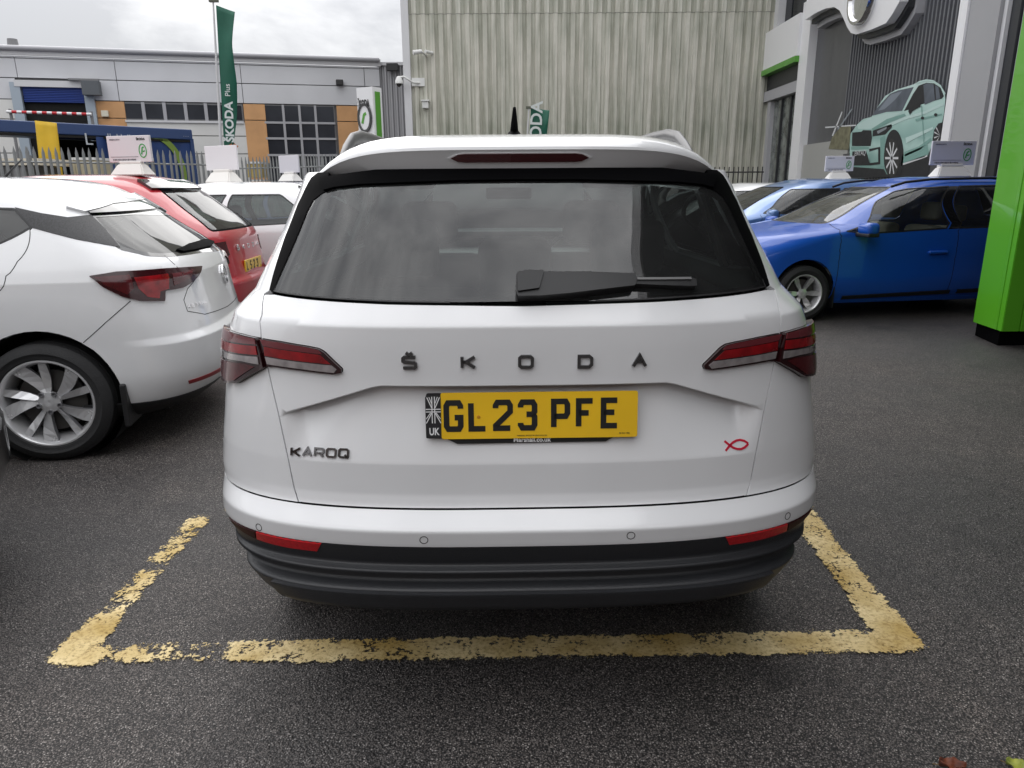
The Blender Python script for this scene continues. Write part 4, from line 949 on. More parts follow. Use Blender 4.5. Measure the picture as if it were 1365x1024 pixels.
# ------------------------------------------------------------------ yard on the left: curtain sider, fences, flags, totem
def trailer():
    A = np.array(at_y(-150, 156, 20.2)); B = np.array(at_y(254, 173, 26.2)); A[2] = B[2]; ex = Vector((A[0]-B[0], A[1]-B[1], 0)); L = ex.length; ex.normalize(); n = Vector((ex.y, -ex.x, 0))
    if n.y > 0: n = -n
    t = thing('trailer', 'dark blue curtain side trailer with green ring emblem and one curtain drawn back', 'trailer'); H = B[2]
    t.matrix_world = Matrix(((ex.x, n.x, 0, B[0]), (ex.y, n.y, 0, B[1]), (0, 0, 1, 0), (0, 0, 0, 1))); O = Vector((B[0], B[1], 0))
    def U(a, b): p = Vector(on_plane(a, b, O, n)); return ((p-O).dot(ex), p.z)
    NV = mat('curtain_blue', (.012, .045, .17), .5, noise=.3, nscale=2); NV2 = mat('roof_blue', (.03, .06, .16), .4)
    box('roof_rail', (-.02, -2.4, H-.02-.32), (L, .06, H), NV2, t, bev=.03); box('rail_lip', (0, -.1, H-.42), (L, .04, H-.35), M_DARK, t)
    u1 = U(128, 190)[0]; bm = bmesh.new(); N_ = 60; vs = []
    for i in range(N_+1):
        u = .06+(u1-.06)*i/N_; amp = .01 if u < u1*.75 else .07; y = amp*math.sin(u*9); vs.append((bm.verts.new((u, y, 1.0)), bm.verts.new((u, y, H-.36))))
    for i in range(N_): bm.faces.new((vs[i][0], vs[i+1][0], vs[i+1][1], vs[i][1]))
    from_bm('curtain', bm, NV, t, smooth=True)
    box('rear_post', (-.04, -2.4, .9), (.08, .05, H-.3), NV2, t); box('chassis', (0, -2.3, .8), (L, -.05, 1.05), M_DARK, t)
    box('load_bay_back', (0, -2.42, 1.0), (u1+.4, -2.36, H-.35), M_DARK, t); box('front_wall', (L-.05, -2.4, 1), (L, 0, H-.3), NV2, t)
    # green ring
    c0 = U(207, 213); r1 = abs(U(166, 213)[0]-c0[0]); bm = bmesh.new(); pts = []
    e0 = U(251, 215)[0]; cx = U(203, 205)[0]; z0 = U(203, 232)[1]; zt = U(203, 177)[1]; zt2 = U(203, 184.5)[1]; xa = U(247, 220)[0]; xi = U(239, 220)[0]; xb = U(160, 200)[0]; xbi = U(176, 200)[0]
    outer = [(cx+(xa-cx)*math.cos(a), z0+(zt-z0)*math.sin(a)) for a in np.linspace(-.25, 2.1, 30)]; inner = [(cx+(xi-cx)*math.cos(a), z0+(zt2-z0)*math.sin(a)) for a in np.linspace(-.25, 2.1, 30)]
    V = [(p[0], .04, p[1]) for p in outer]+[(p[0], .04, p[1]) for p in inner]; mesh('ring_emblem', V, [(i, i+1, i+31, i+30) for i in range(29)], mat('emblem_green', (.17, .26, .04), .5), t)
    def W(a, b, s, sz): p = U(a, b); return text_obj('lettering', s, sz, Matrix(((-1, 0, 0, p[0]), (0, 0, 1, .085), (0, 1, 0, p[1]), (0, 0, 0, 1))), mat('dull_white', (.45, .48, .52), .6), t, th=.002, align='LEFT')
    W(112, 193, 'L', .5); W(142, 186, 'II  l l  ll', .26); W(243, 183, '- - -', .12)
    # yellow strap hanging over the open side
    y = thing('yellow_sheet', 'yellow fabric sheet hanging over the open side of the blue trailer', 'sheet'); Y = 20.7; q = [at_y(47.5, 161, Y), at_y(76, 164, Y), at_y(84, 238, Y), at_y(56, 238, Y)]; V, Fc = [], []
    for i in range(13):
        for j in range(9):
            u, v = j/8, i/12; p = (1-v)*((1-u)*q[0]+u*q[1])+v*((1-u)*q[3]+u*q[2]); V.append((p[0], Y-.03-.035*math.sin(u*11)*(.4+v), p[2]))
    for i in range(12):
        for j in range(8): a = i*9+j; Fc.append((a, a+1, a+10, a+9))
    o = mesh('sheet', V, Fc, mat('sheet_yellow', (.62, .40, .02), .6, noise=.15, nscale=2), y, smooth=True)
    md = o.modifiers.new('s', 'SOLIDIFY'); md.thickness = .01
trailer()
def palisade(label, pts, top, pitch, dark=False):
    t = thing('palisade_fence', label, 'fence'); m = mat('galvanised', (.30, .31, .31), .5, metal=.3, noise=.3, nscale=2)
    bm = bmesh.new(); w_, d_ = .034, .018; outl = [(-w_, 0), (-w_, top-.12), (-w_*.45, top-.05), (-w_*.2, top-.085), (0, top), (w_*.2, top-.085), (w_*.45, top-.05), (w_, top-.12), (w_, 0)]
    outl = [(-w_, 0), (-w_, top-.14), (0, top), (w_, top-.14), (w_, 0)]
    vs = [bm.verts.new((a, -d_*(1-abs(a)/w_), b)) for a, b in outl]; vb = [bm.verts.new((a*.7, .006, b)) for a, b in outl]
    n = len(outl)
    mid0 = bm.verts.new((0, -d_, 0))
    bm.faces.new((vs[0], vs[1], vs[2], mid0)); bm.faces.new((mid0, vs[2], vs[3], vs[4])); bm.faces.new(list(reversed(vb)))
    for i in range(n-1): bm.faces.new((vs[i], vb[i], vb[i+1], vs[i+1]))
    proto = None
    for (A, B) in zip(pts[:-1], pts[1:]):
        A, B = Vector((A[0], A[1], 0)), Vector((B[0], B[1], 0)); L = (B-A).length; k = int(L/pitch); an = math.atan2(B.y-A.y, B.x-A.x)
        for i in range(k+1):
            p = A.lerp(B, i/k)
            if proto is None: o = proto = from_bm('pale', bm, m, t)
            else: o = bpy.data.objects.new('pale', proto.data); link(o, t)
            o.location = p; o.rotation_euler = (random.uniform(-.01, .01), random.uniform(-.012, .012), an)
        dn = Vector((-(B-A).y, (B-A).x, 0)).normalized()*.03
        for z in (.35, top-.35): tube('rail', [A+dn+Vector((0, 0, z)), B+dn+Vector((0, 0, z))], .028, m, t, 6)
        for i in range(0, int(L/2.75)+2):
            p = A.lerp(B, min(1, i*2.75/L))+dn*2.2; box('post', (p.x-.04, p.y-.03, 0), (p.x+.04, p.y+.03, top-.2), m, t)
def gy(px_, Y): p = at_y(px_, 230, Y); return (p[0], Y)
palisade('long grey palisade fence in front of the blue trailer', [gy(-60, 17.0), gy(42, 17.6), gy(286, 20.6)], 2.42, .140)
palisade('further grey palisade fence under the terracotta panels and gridded window', [gy(286, 24.5), gy(358, 24.0), gy(462, 22.2)], 2.42, .128)
def crates(px0, px1, py0, py1, Y, nx, nz, label, col):
    a = at_y(px0, py0, Y); b = at_y(px1, py0, Y); zt = a[2]; w_ = (b[0]-a[0])/nx; h = zt/nz/1.0
    for i in range(nx):
        for j in range(nz):
            o = thing('crate', label % (('bottom', 'second', 'third', 'top')[j], ('leftmost', 'second', 'third', 'fourth', 'rightmost')[i]), 'crate', (a[0]+w_*(i+.5), Y, j*h), 0, 'stacked crates behind the fence')
            m = mat('crate_%d' % (abs(hash(col)) % 97), col, .7, noise=.3, nscale=2)
            box('crate_box', (-w_*.46, 0, .03), (w_*.46, .8, h*.80), m, o); box('crate_lid', (-w_*.48, -.02, h*.82), (w_*.48, .82, h*.93), M_PANEL2, o)
crates(91, 126, 208, 235, 19.6, 5, 4, 'pale crate, %s in the %s column of the stack beside the blue trailer', (.50, .44, .30))
crates(327, 346, 214, 235, 26, 3, 4, 'yellowish crate, %s in the %s column of the stack below the terracotta panel', (.50, .38, .14))
b_ = at_y(-40, 213, 18.6); e_ = at_y(54, 213, 18.6); lw = thing('storage_container', 'low grey container with a cream top edge behind the fence at far left', 'container'); box('container_side', (b_[0], 18.6, 0), (e_[0]-.4, 20, b_[2]-.15), mat('container_grey', (.20, .20, .20), .6, noise=.4, nscale=1.5), lw); box('container_top', (b_[0], 18.5, b_[2]-.14), (e_[0], 20.05, b_[2]+.02), mat('cream_top', (.66, .60, .48), .5), lw)
for i in range(8): x = b_[0]+(e_[0]-.4-b_[0])*(i+.5)/8; box('container_rib', (x-.04, 18.56, .05), (x+.04, 18.599, b_[2]-.2), M_JOINT, lw)
def flag(label, poly, pole, Y, words, orange=None):
    t = thing('flag', label, 'flag', (0, 0, 0), 0, None); m = mat('flag_green', (.008, .115, .070), .55, noise=.2, nscale=3)
    L_ = [at_y(a, b, Y) for a, b in poly[0]]; R_ = [at_y(a, b, Y) for a, b in poly[1]]; n = 30; V, Fc = [], []
    def pl(P, u): 
        q = u*(len(P)-1); i = min(int(q), len(P)-2); return P[i]*(1-q+i)+P[i+1]*(q-i)
    for i in range(n+1):
        for j in range(7):
            p = pl(L_, i/n)*(1-j/6)+pl(R_, i/n)*(j/6); V.append((p[0], Y+.05*math.sin(j/6*3.0+i*.25)*(j/6), p[2]))
    for i in range(n):
        for j in range(6): a = i*7+j; Fc.append((a, a+1, a+8, a+7))
    o = mesh('cloth', V, Fc, m, t, smooth=True); md = o.modifiers.new('s', 'SOLIDIFY'); md.thickness = .006
    P0 = at_y(*pole, Y); P0 = np.array(P0); bot = at_y(poly[0][-1][0], poly[0][-1][1], Y); tube('pole', [(bot[0]-.05, Y, 0), (bot[0]-.05, Y, bot[2]), (L_[0][0]-.04, Y, P0[2])], [.025, .025, .014], mat('pole_white', (.6, .6, .6), .4), t, 8)
    box('pole_cap', (L_[0][0]-.10, Y-.03, P0[2]-.02), (L_[0][0]+.04, Y+.03, P0[2]+.03), mat('cap_dark', (.10, .11, .08), .5), t)
    for (s, a, b, a2, b2, sz, bold) in words:
        A, B = Vector(at_y(a, b, Y-.09)), Vector(at_y(a2, b2, Y-.09)); ex = (B-A).normalized(); fr = frame3(A, ex, Vector((-ex.z, 0, ex.x)) if True else None)
        text_obj('lettering', s, sz, fr, mat('flag_white', (.62, .66, .64), .6), t, th=.002, align='LEFT', bold=bold)
    if orange:
        P = [at_y(a, b, Y-.01) for a, b in orange]; o = mesh('orange_tail', P, [tuple(range(len(P)))], mat('flag_orange', (.55, .16, .03), .6), t); md = o.modifiers.new('s', 'SOLIDIFY'); md.thickness = .006
flag('tall dark green feather flag with white lettering rising against the cloudy sky', ([(288, 7), (291, 60), (294, 110), (297, 160), (299, 200)], [(313, 16), (311, 60), (315, 110), (314.5, 160), (313, 192)]), (288.5, 1), 12.5, [('ŠKODA', 312.0, 190, 309.5, 135, .185, .006), ('Plus', 307.0, 129, 306.0, 111, .12, .0005)], [(299.5, 197), (311, 190), (318, 195), (311, 203.5), (299.5, 200.5)])
flag('short dark green flag with white lettering just above the SUV roof', ([(707.5, 143.5), (706.5, 170), (705, 200), (704, 230)], [(732.5, 147.5), (730, 170), (727, 200), (724, 230)]), (705, 144), 16.0, [('ŠKODA', 719.5, 212, 722.5, 153, .34, .007)])
def totem():
    Y = 22.0; a = at_y(478, 170, Y); b = at_y(499, 170, Y-.35); c = at_y(511, 170, Y); zt = at_y(500, 117.5, Y)[2]
    t = thing('totem_sign', 'white totem sign with green edge stripe and round badge beyond the roof rail', 'sign', (b[0], b[1], 0)); w_ = b[0]-a[0]; an = math.atan2(a[1]-b[1], a[0]-b[0])
    WH = MC['showroom_white']; GRN = MC['showroom_green']
    dx, dy = math.cos(an), math.sin(an); L = math.hypot(a[0]-b[0], a[1]-b[1]); k = c[0]-b[0]
    bm = bmesh.new(); pl = [(0, 0), (k, .35), (k+dx*L, .35+dy*L+.1), (dx*L, dy*L)]; vs = [bm.verts.new((p[0], p[1], 0)) for p in pl]; f = bm.faces.new(vs); r = bmesh.ops.extrude_face_region(bm, geom=[f])
    for v in r['geom']:
        if isinstance(v, bmesh.types.BMVert): v.co.z = zt
    from_bm('totem_body', bm, WH, t)
    e = Vector((k, .35, 0)); L2 = e.length; e.normalize(); nn = Vector((e.y, -e.x, 0)); fr = Matrix(((e.x, 0, nn.x, nn.x*.01), (e.y, 0, nn.y, nn.y*.01), (0, 1, 0, 0), (0, 0, 0, 1)))
    prism('green_stripe', [(L2*.22, .4), (L2*.75, .4), (L2*.75, zt-.12), (L2*.22, zt-.12)], .012, GRN, t, fr)
    f = Vector((-dx, -dy, 0)); n2 = Vector((f.y, -f.x, 0)); O = Vector((dx*L, dy*L, 0))+n2*.012
    fr = Matrix(((f.x, 0, n2.x, O.x), (f.y, 0, n2.y, O.y), (0, 1, 0, 0), (0, 0, 0, 1)))
    z = at_y(487, 137, Y)[2]; text_obj('lettering', 'ŠKODA', .26, fr @ Matrix.Translation((.03, z-.12, 0)), M_BTXT, t, th=.004, align='LEFT', sx=.52, bold=.008)
    zc = at_y(487, 158, Y)[2]; bm = bmesh.new(); ribbon(bm, [(.30+.24*math.cos(q), zc+.36*math.sin(q)) for q in np.linspace(0, 2*math.pi, 30)], .06, .05, fr); from_bm('round_badge', bm, M_GLOSSB, t)
    bm = bmesh.new(); vs = [bm.verts.new(fr @ Vector((.30+.21*math.cos(q), zc+.33*math.sin(q), .02))) for q in np.linspace(0, 2*math.pi, 24)[:-1]]; bm.faces.new(vs); from_bm('badge_face', bm, WH, t)
    bm = bmesh.new(); ribbon(bm, [(.20, zc-.15), (.28, zc+.08), (.36, zc+.12)], .08, .03, fr); from_bm('badge_arrow', bm, GRN, t)
totem()
def railing():
    Y = 20.5; t = thing('railing', 'low dark metal railing at the foot of the ribbed wall, right of the SUV', 'railing'); a = at_y(940, 228, Y); b = at_y(1018, 228, Y); m = mat('railing_dark', (.035, .035, .035), .5); zt = at_y(1000, 229.5, Y)[2]
    for z in (zt, .25): tube('rail', [(a[0], Y, z), (b[0], Y, z)], .022, m, t, 6)
    x = a[0]
    while x < b[0]: box('baluster', (x-.012, Y-.012, .05), (x+.012, Y+.012, zt+.14), m, t); x += .13
railing()

def opposite():  # unseen block added to cut sky light and give the white paint reflections
    t = thing('unseen_block', 'long brown brick office block added out of view behind the camera, to dim and reflect in the car paint', 'building'); m = mat('brick_brown', (.17, .11, .085), .85, noise=.3, nscale=2)
    box('wall', (-34, -24, 0), (22, -15, 7.5), m, t); box('parapet', (-34.1, -24.1, 7.5), (22.1, -14.9, 7.9), M_TRIM, t)
    w_ = None
    for j in range(2):
        for i in range(16):
            if w_ is None: w_ = box('window', (-1.1, -.03, 0), (1.1, .03, 1.5), M_WING, t, loc=(-32+i*3.4, -14.98, 1.2+j*3.2))
            else: inst(w_, t, (-32+i*3.4, -14.98, 1.2+j*3.2))
opposite()
def build_main():
    c = mainc
    t = thing('suv', 'white SUV seen square from behind, parked inside the worn yellow bay in the middle', 'car', MAINLOC, MAINRZ)
    T = c.T
    def HL(zs, a, b): return [[(a, z+d), (b, z+d)] for z in zs for d in (-.013, -.006, -.002, .002, .006, .013)]
    # -------- outlines traced on the near rear corner, mirrored for the other side
    seam = c.px([(397.5, 673.5), (384, 612), (372, 556), (359, 500), (355, 480), (348, 452), (347.5, 440), (349, 420), (352, 392)])
    vb = .6405
    seam[0] = (seam[0][0], vb)
    top = c.px([(366, 391.5), (430, 399.8), (520, 404.8), (600, 406)])
    half = [(0, vb)]+seam+top+[(0, 1.147)]
    tg = half[:-1]+[half[-1]]+[(-s, v) for s, v in half[1:-1]][::-1]
    lampI = c.px([(348.9, 450.5), (373.8, 454.4), (411.9, 461), (426.5, 464), (433.8, 468.4), (458, 491.5), (457, 497), (445.6, 499), (397.2, 493.3), (366.4, 488.8), (358.4, 489.5)])
    lampI = rnd(lampI, .006)
    lampO = c.px([(306.4, 434.5), (300, 440), (294, 448), (296.5, 468.4), (299, 490.3), (303, 506.4), (309, 510.8), (320.3, 510.8), (353.3, 491.8), (357, 489.5), (353, 470), (347.5, 450), (325, 445)])
    # crease break lines over the number plate recess
    def crease(dz):
        L = []
        for x in np.linspace(-.60, .60, 49):
            z = .953-max(0, min(1, (abs(x)-.36)/.27))*.088+dz; L.append((c.rear_s(x, z), z))
        return L
    tgp = c.panel('tailgate', tg, M_WHITE, t, step=.024, cuts=[lampI, mir(lampI)], inset=.0024,
            breaks=[crease(d) for d in (.012, .0045, .002, 0, -.003, -.007, -.010, -.0125, -.016, -.026)]+HL([1.099, .752, .672], -.62, .62), skirt=.016)
    # -------- rear bumper, black lower part
    se = c.side_s(.40, .6, 1)
    c.panel('rear_bumper', [(-se, .5515), (se, .5515), (se, .6385), (-se, .6385)], M_WHITE, t, step=.02, breaks=HL([.594], -se+.01, se-.01), skirt=.012)
    arch = []
    for sg in (1, -1):
        for yc in (.93, 3.57):
            arch.append([(c.side_s(yc+.385*math.cos(a), .34+.385*math.sin(a), sg), .34+.385*math.sin(a)) if .34+.385*math.sin(a) > .35 else (c.side_s(yc+.385*math.cos(a), .35, sg), .32) for a in np.linspace(0, 2*math.pi, 40)[:-1]])
    c.panel('bumper_cladding', [(-se, .346), (se, .346), (se, .5485), (-se, .5485)], M_BLACK2, t, step=.02, cuts=[], breaks=[[(-se+.01, z), (se-.01, z)] for z in (.349, .353, .358, .362, .366, .371, .378, .412, .418, .422, .426, .430, .433, .437, .442, .447, .457, .461, .464, .467, .470, .474, .480, .485, .490, .498)], skirt=.012)
    for sg in (1, -1):
        a, b = (se+.002, T) if sg > 0 else (-T, -se-.002)
        c.panel('sill_cladding', [(a, .346), (b, .346), (b, .5485), (a, .5485)], M_BLACK2, t, step=.05, cuts=[q for q in arch if np.sign(np.mean([p[0] for p in q])) == sg])
    # lower valance with rounded ends
    vp = c.px([(369, 781), (374, 772), (396, 769.5)])
    xl = vp[0][0]
    val = rnd([(xl, .354), (-xl, .354), (-xl, .423), (xl, .423)], .04, 6)
    c.panel('lower_valance', val, M_BLACK2, t, step=.02, off=.010, skirt=.03, breaks=[[(xl+.05, .366), (-xl-.05, .366)]])
    for (x0, x1) in ((-.57, -.22), (-.13, .13), (.22, .50)):
        c.panel('valance_tab', [(c.rear_s(x0, .36), .3455), (c.rear_s(x1, .36), .3455), (c.rear_s(x1-.02, .36), .360), (c.rear_s(x0+.02, .36), .360)], M_BLACK, t, off=.006, skirt=.04)
    # reflectors
    a1, a2, a3, a4 = [c.px([p])[0][0] for p in ((343, 710), (429, 725.5), (417, 725), (336, 708))]; a0 = c.px([(309, 694)])[0][0]
    rf = [(a1, .5485), (a2, .5485), (a3, .520), ((a3+a4)/2, .518), (a4, .520)]; rfo = [(a0, .5485), (a1-.004, .5485), (a4-.006, .520), (a0, .532)]
    for f in (lambda q: q, mir):
        rr = c.panel('rear_reflector', f(rf), M_REFL, t, step=.02, off=.003, skirt=.008)
        c.panel('reflector_end', f(rfo), mat('reflector_dark_red', (.030, .004, .005), .5, spec=.2), t, step=.02, off=.003, skirt=.008)  # dark red outer end of the reflector
        # tail lamps
        li = c.panel('tail_lamp', f(lampI), mat('lamp_smoke', (.022, .004, .005), .15, coat=.5), t, step=.015, off=.009, skirt=.02, inset=.0015)
        for nm, pl, m_ in (('brake_strip', [(356, 461.5), (429, 472), (443, 484.5), (357, 473.5)], M_REDL), ('clear_strip', [(357.5, 475), (444, 486), (451, 491.5), (447.5, 496), (398, 490), (360, 484.5)], M_CLEARL), ('upper_lens', [(351, 452.5), (374, 456), (412, 462.5), (427, 466), (432, 471.2), (355, 460.4)], M_REDP)):
            c.panel(nm, f(c.px(pl)), m_, li, step=.015, off=.0115, skirt=.002)
        lo = c.panel('tail_lamp', f(lampO), mat('lamp_smoke', (.022, .004, .005), .15, coat=.5), t, step=.015, off=.016, skirt=.03, inset=.001)
        for nm, pl, m_ in (('brake_strip', [(297, 450.5), (348, 460.5), (350, 472), (299, 462.5)], M_REDL), ('clear_strip', [(299, 464.5), (350.5, 474.5), (352, 484.5), (330, 480.5), (301, 472.5)], M_CLEARL), ('lower_lens', [(302, 477), (335, 484), (346, 488), (320, 507), (309.5, 507), (304.5, 500)], M_REDD), ('upper_lens', [(307, 437.5), (297, 448), (348, 458.5), (346.5, 451.5), (325, 447)], M_REDP)):
            c.panel(nm, f(c.px(pl)), m_, lo, step=.015, off=.0185, skirt=.002)
    # -------- parking sensors
    for p in ((345, 703), (565, 720), (841, 714), (1050, 688)):
        s, v = c.px([p])[0]
        c.strip('parking_sensor', [(s+.0105*math.cos(a), v+.0105*math.sin(a)) for a in np.linspace(0, 2*math.pi, 20)[:-1]], .0018, M_DARK, t, off=.0006, closed=True, step=.01)
    # -------- rear window, black side fins
    finO = [(437, 225), (425, 231), (416, 238.5), (408.5, 252), (398.5, 273), (381, 318), (364.5, 371), (360.5, 387.5)]
    finI = [(365.5, 388.5), (381, 353), (396.5, 317.5), (410.5, 283), (418.5, 268), (431, 258.5), (447, 252), (437.5, 243)]
    fo, fi = c.px(finO), c.px(finI)
    fo = [(s, min(v, 1.463)) for s, v in fo]; fin = [(fo[0][0]+.03, 1.463)]+fo+fi
    for f in (lambda q: q, mir): c.panel('side_fin', f(fin), M_MATB, t, step=.02, off=.004, skirt=.02)
    gl = [(0, 1.155)]+c.px([(600, 403.5), (520, 402), (430, 397), (366, 388.5), (373.5, 365), (389.5, 325), (403, 286), (413.5, 263), (438, 244)])+[(0, 1.475)]
    def sym(h): return h+[(-s, v) for s, v in h[1:-1]][::-1]
    gv = sym(gl)
    gp = c.panel('rear_window', gv, G_REAR, t, step=.03, off=.002, skirt=0)
    inner = [(0, 1.166)]+c.px([(600, 398), (520, 396.5), (430, 391.5), (371, 384.5), (383, 354), (396, 319.5), (410, 284), (419, 268), (431, 258.5), (450, 252), (520, 247.5), (610, 244)])+[(0, 1.432)]
    c.panel('window_frit', gv, M_MATB, gp, step=.03, off=-.002, skirt=0, cuts=[sym(inner)])
    c.panel('spoiler_shade_band', sym([(0, 1.463), (-.53, 1.463)]+c.px([(427, 240), (434, 256), (449, 252), (480, 248.5), (520, 247), (610, 243.5)])+[(0, 1.436)]), M_MATB, t, step=.03, off=.010, skirt=.008)  # black panel: dark spoiler underside and its shade on the glass put in
    c.strip('window_seal', gl[1:-1], .004, M_BLACK, gp, off=.003); c.strip('window_seal', [(-s, v) for s, v in gl[1:-1]], .004, M_BLACK, gp, off=.003)
    # heating lines of the window are too fine to see; wiper
    M_WIP = mat('wiper_black', (.006, .006, .007), .4); wb = c.panel('wiper_arm', rnd(c.px([(688, 372), (700, 369.2), (780, 369.6), (843, 372), (845.5, 379), (843, 388), (800, 393), (760, 398), (720, 401.5), (690, 402), (687, 395)]), .004), M_WIP, t, step=.012, off=.030, skirt=.034)
    c.panel('wiper_cap', rnd(c.px([(689, 372), (700, 369), (724, 369), (722, 378), (718, 393), (690, 397)]), .003), M_WIP, wb, step=.012, off=.036, skirt=.008)
    c.panel('wiper_blade', c.px([(843, 376.5), (918, 376.5), (923.5, 378.5), (924, 386.5), (916, 387), (843, 384)]), M_BLACK, wb, step=.012, off=.022, skirt=.02)
    c.strip('blade_edge', c.px([(846, 378), (916, 377.5)]), .006, mat('blade_grey', (.16, .16, .16), .4), wb, off=.026)
    # -------- body shell: quarters, sides, front
    sm = [(-s, v) for s, v in seam]                       # right-hand seam
    fR = [(-s, v) for s, v in fo]
    right = [(s+.0, v) for s, v in sm]+[(-s, v) for s, v in [c.px([(358.5, 388)])[0]]]+[(s, v) for s, v in fR[::-1][1:-1] if v < 1.45]+[(fR[1][0]-.01, 1.468)]
    left = [(2*T-s, v) for s, v in right]
    bottom = [(se+.003, .553), (se+.003, vb), ]
    poly = [(se+.003, .553)]+[(se+.003, vb)]+right+left[::-1]+[(2*T-se-.003, vb), (2*T-se-.003, .553)]
    cutsB = []
    for q in arch: cutsB.append([(s if s > 0 else s+2*T, v) for s, v in q])
    wins = [[(.62, 1.17), (.98, 1.145), (.98, 1.40), (.86, 1.41)], [(1.05, 1.14), (1.84, 1.125), (1.84, 1.43), (1.05, 1.41)], [(1.90, 1.125), (2.86, 1.125), (2.35, 1.43), (1.90, 1.43)]]
    wcuts = []
    for wn in wins:
        for sg in (1, -1):
            q = rnd(c.side(wn, sg), .03); wcuts.append((q, sg)); cutsB.append([(s if s > 0 else s+2*T, v) for s, v in q])
    wsc = rnd([(T-.60, 1.165), (T+.60, 1.165), (T+.55, 1.455), (T-.55, 1.455)], .04); cutsB.append(wsc)
    lmO = [(-s, v) for s, v in lampO]; cutsB.append(lmO); cutsB.append([(2*T-s, v) for s, v in lmO])
    c.panel('body', poly, M_WHITE, t, step=.045, cuts=cutsB, inset=.0015, skirt=.014, breaks=HL([1.099, 1.153, .672, .752], .62, 1.6)+HL([1.099, 1.153, .672, .752], 2*T-1.6, 2*T-.62))
    for q, sg in wcuts: c.panel('side_window', q, G_REAR if abs(q[0][0]) < c.side_s(1.85, 1.2, 1) else G_CAR, t, step=.05, off=-.002, skirt=0)
    c.panel('windscreen', wsc, glass('clear_windscreen', (.85, .92, .90), dust_haze=.02, ior=1.5), t, step=.06, off=-.002, skirt=0)
    # dark inner shell behind every gap and the floor
    c.panel('inner_shell', [(-T, .34), (T, .34), (T, 1.10), (-T, 1.10)], M_DARK, t, step=.07, off=-.08, skirt=0, cuts=arch)
    box('underbody', (-.55, .9, .24), (.55, 4.1, .30), M_DARK, t)
    # -------- roof with spoiler
    rows = [(2.40, 1.462, .56, .02, 0), (2.2, 1.507, .60, .05, 0), (1.8, 1.557, .64, .075, 0), (1.2, 1.575, .655, .086, 0), (.80, 1.573, .655, .090, .03), (.55, 1.567, .645, .092, .09),
            (.42, 1.557, .63, .092, .14), (.345, 1.543, .618, .084, .17), (.310, 1.529, .612, .074, .185), (.300, 1.520, .608, .070, .19), (.298, 1.513, .605, .066, .19), (.302, 1.508, .603, .063, .19), (.330, 1.4585, .522, .020, .19), (.338, 1.454, .520, .020, .19), (.42, 1.458, .52, .03, .19)]
    K = 40; V, Fc = [], []
    def RP(i, k):
        y, z, W_, dr, pl = rows[i]; u = k/K*2-1; x = u*W_; e = abs(x/.57)
        return (x, y+pl*e**3, z-dr*min(e, 1.09)**6)
    for i in range(len(rows)):
        for k in range(K+1): V.append(RP(i, k))
    for i in range(len(rows)-1):
        for k in range(K): a = i*(K+1)+k; Fc.append((a, a+1, a+K+2, a+K+1))
    ro = mesh('roof', V, Fc, M_WHITE, t); sharp_smooth(ro, 28)
    # high brake lamp: follows the face of the spoiler
    def FP(x, f, off): # f: 0 top, 1 bottom of the face
        e = abs(x/.57); y0, z0 = .302+.19*e**3, 1.508-.063*e**6; y1, z1 = .330+.19*e**3, 1.4585-.020*e**6
        return (x, y0+(y1-y0)*f-off, z0+(z1-z0)*f-off*.55)
    def face_strip(nm, x0, x1, f0, f1, off, m_, tip):
        V, Fc = [], []; n = 20
        for i in range(n+1):
            u = i/n; x = x0+(x1-x0)*u; ed = min(u, 1-u)*(x1-x0); sh = max(0, 1-ed/tip); a = f0+(f1-f0)*.48*sh; b = f1-(f1-f0)*.48*sh
            V += [FP(x, a, off), FP(x, b, off), FP(x, a, -.006), FP(x, b, -.006)]
        for i in range(n):
            a = 4*i; b = a+4; Fc += [(a, b, b+1, a+1), (a+2, b+2, b, a), (a+1, b+1, b+3, a+3)]
        return mesh(nm, V, Fc, m_, t)
    face_strip('brake_lamp_surround', -.186, .186, .04, .54, .0015, M_WHITE, .03)
    face_strip('high_brake_lamp', -.178, .178, .08, .49, .003, mat('dark_brake_lens', (.055, .004, .006), .15, coat=1), .022)
    # roof rails and aerial
    for sg in (-1, 1):
        P_ = [(.505, .55, 1.505), (.507, .64, 1.535), (.508, .74, 1.566), (.508, .88, 1.583), (.508, 1.1, 1.590), (.508, 1.6, 1.594), (.508, 2.1, 1.575), (.50, 2.35, 1.51)]
        r_ = tube('roof_rail', [(sg*x, y, z) for x, y, z in P_], [.010, .015, .016, .016, .015, .015, .014, .010], mat('rail_grey', (.13, .13, .135), .4, metal=.5), t, seg=10, squash=(.8, 1.3))
        bm = bmesh.new(); pts = [(.57, 1.48), (.62, 1.52), (.74, 1.560), (.95, 1.578), (1.10, 1.575), (.98, 1.555), (.90, 1.53), (.88, 1.50), (.88, 1.48)]
        vs = [bm.verts.new((sg*.503, y, z)) for y, z in pts]; f = bm.faces.new(vs); e = bmesh.ops.extrude_face_region(bm, geom=[f])
        for v in e['geom']:
            if isinstance(v, bmesh.types.BMVert): v.co.x += sg*.016
        from_bm('rail_foot', bm, mat('rail_dark', (.06, .06, .065), .45), r_)
    bm = bmesh.new()
    for (y, z, a, b) in ((0, 0, .034, .07), (0.01, .022, .028, .060), (.02, .038, .018, .035), (.03, .045, .008, .014)):
        for k in range(14):
            q = 2*math.pi*k/14; bm.verts.new((a*math.cos(q), .95+y+b*math.sin(q), 1.565+z))
    bm.verts.ensure_lookup_table()
    for i in range(3):
        for k in range(14): bm.faces.new([bm.verts[j] for j in (i*14+k, i*14+(k+1) % 14, (i+1)*14+(k+1) % 14, (i+1)*14+k)])
    bm.faces.new([bm.verts[42+k] for k in range(14)])
    ae = from_bm('aerial', bm, M_MATB, t, smooth=True)
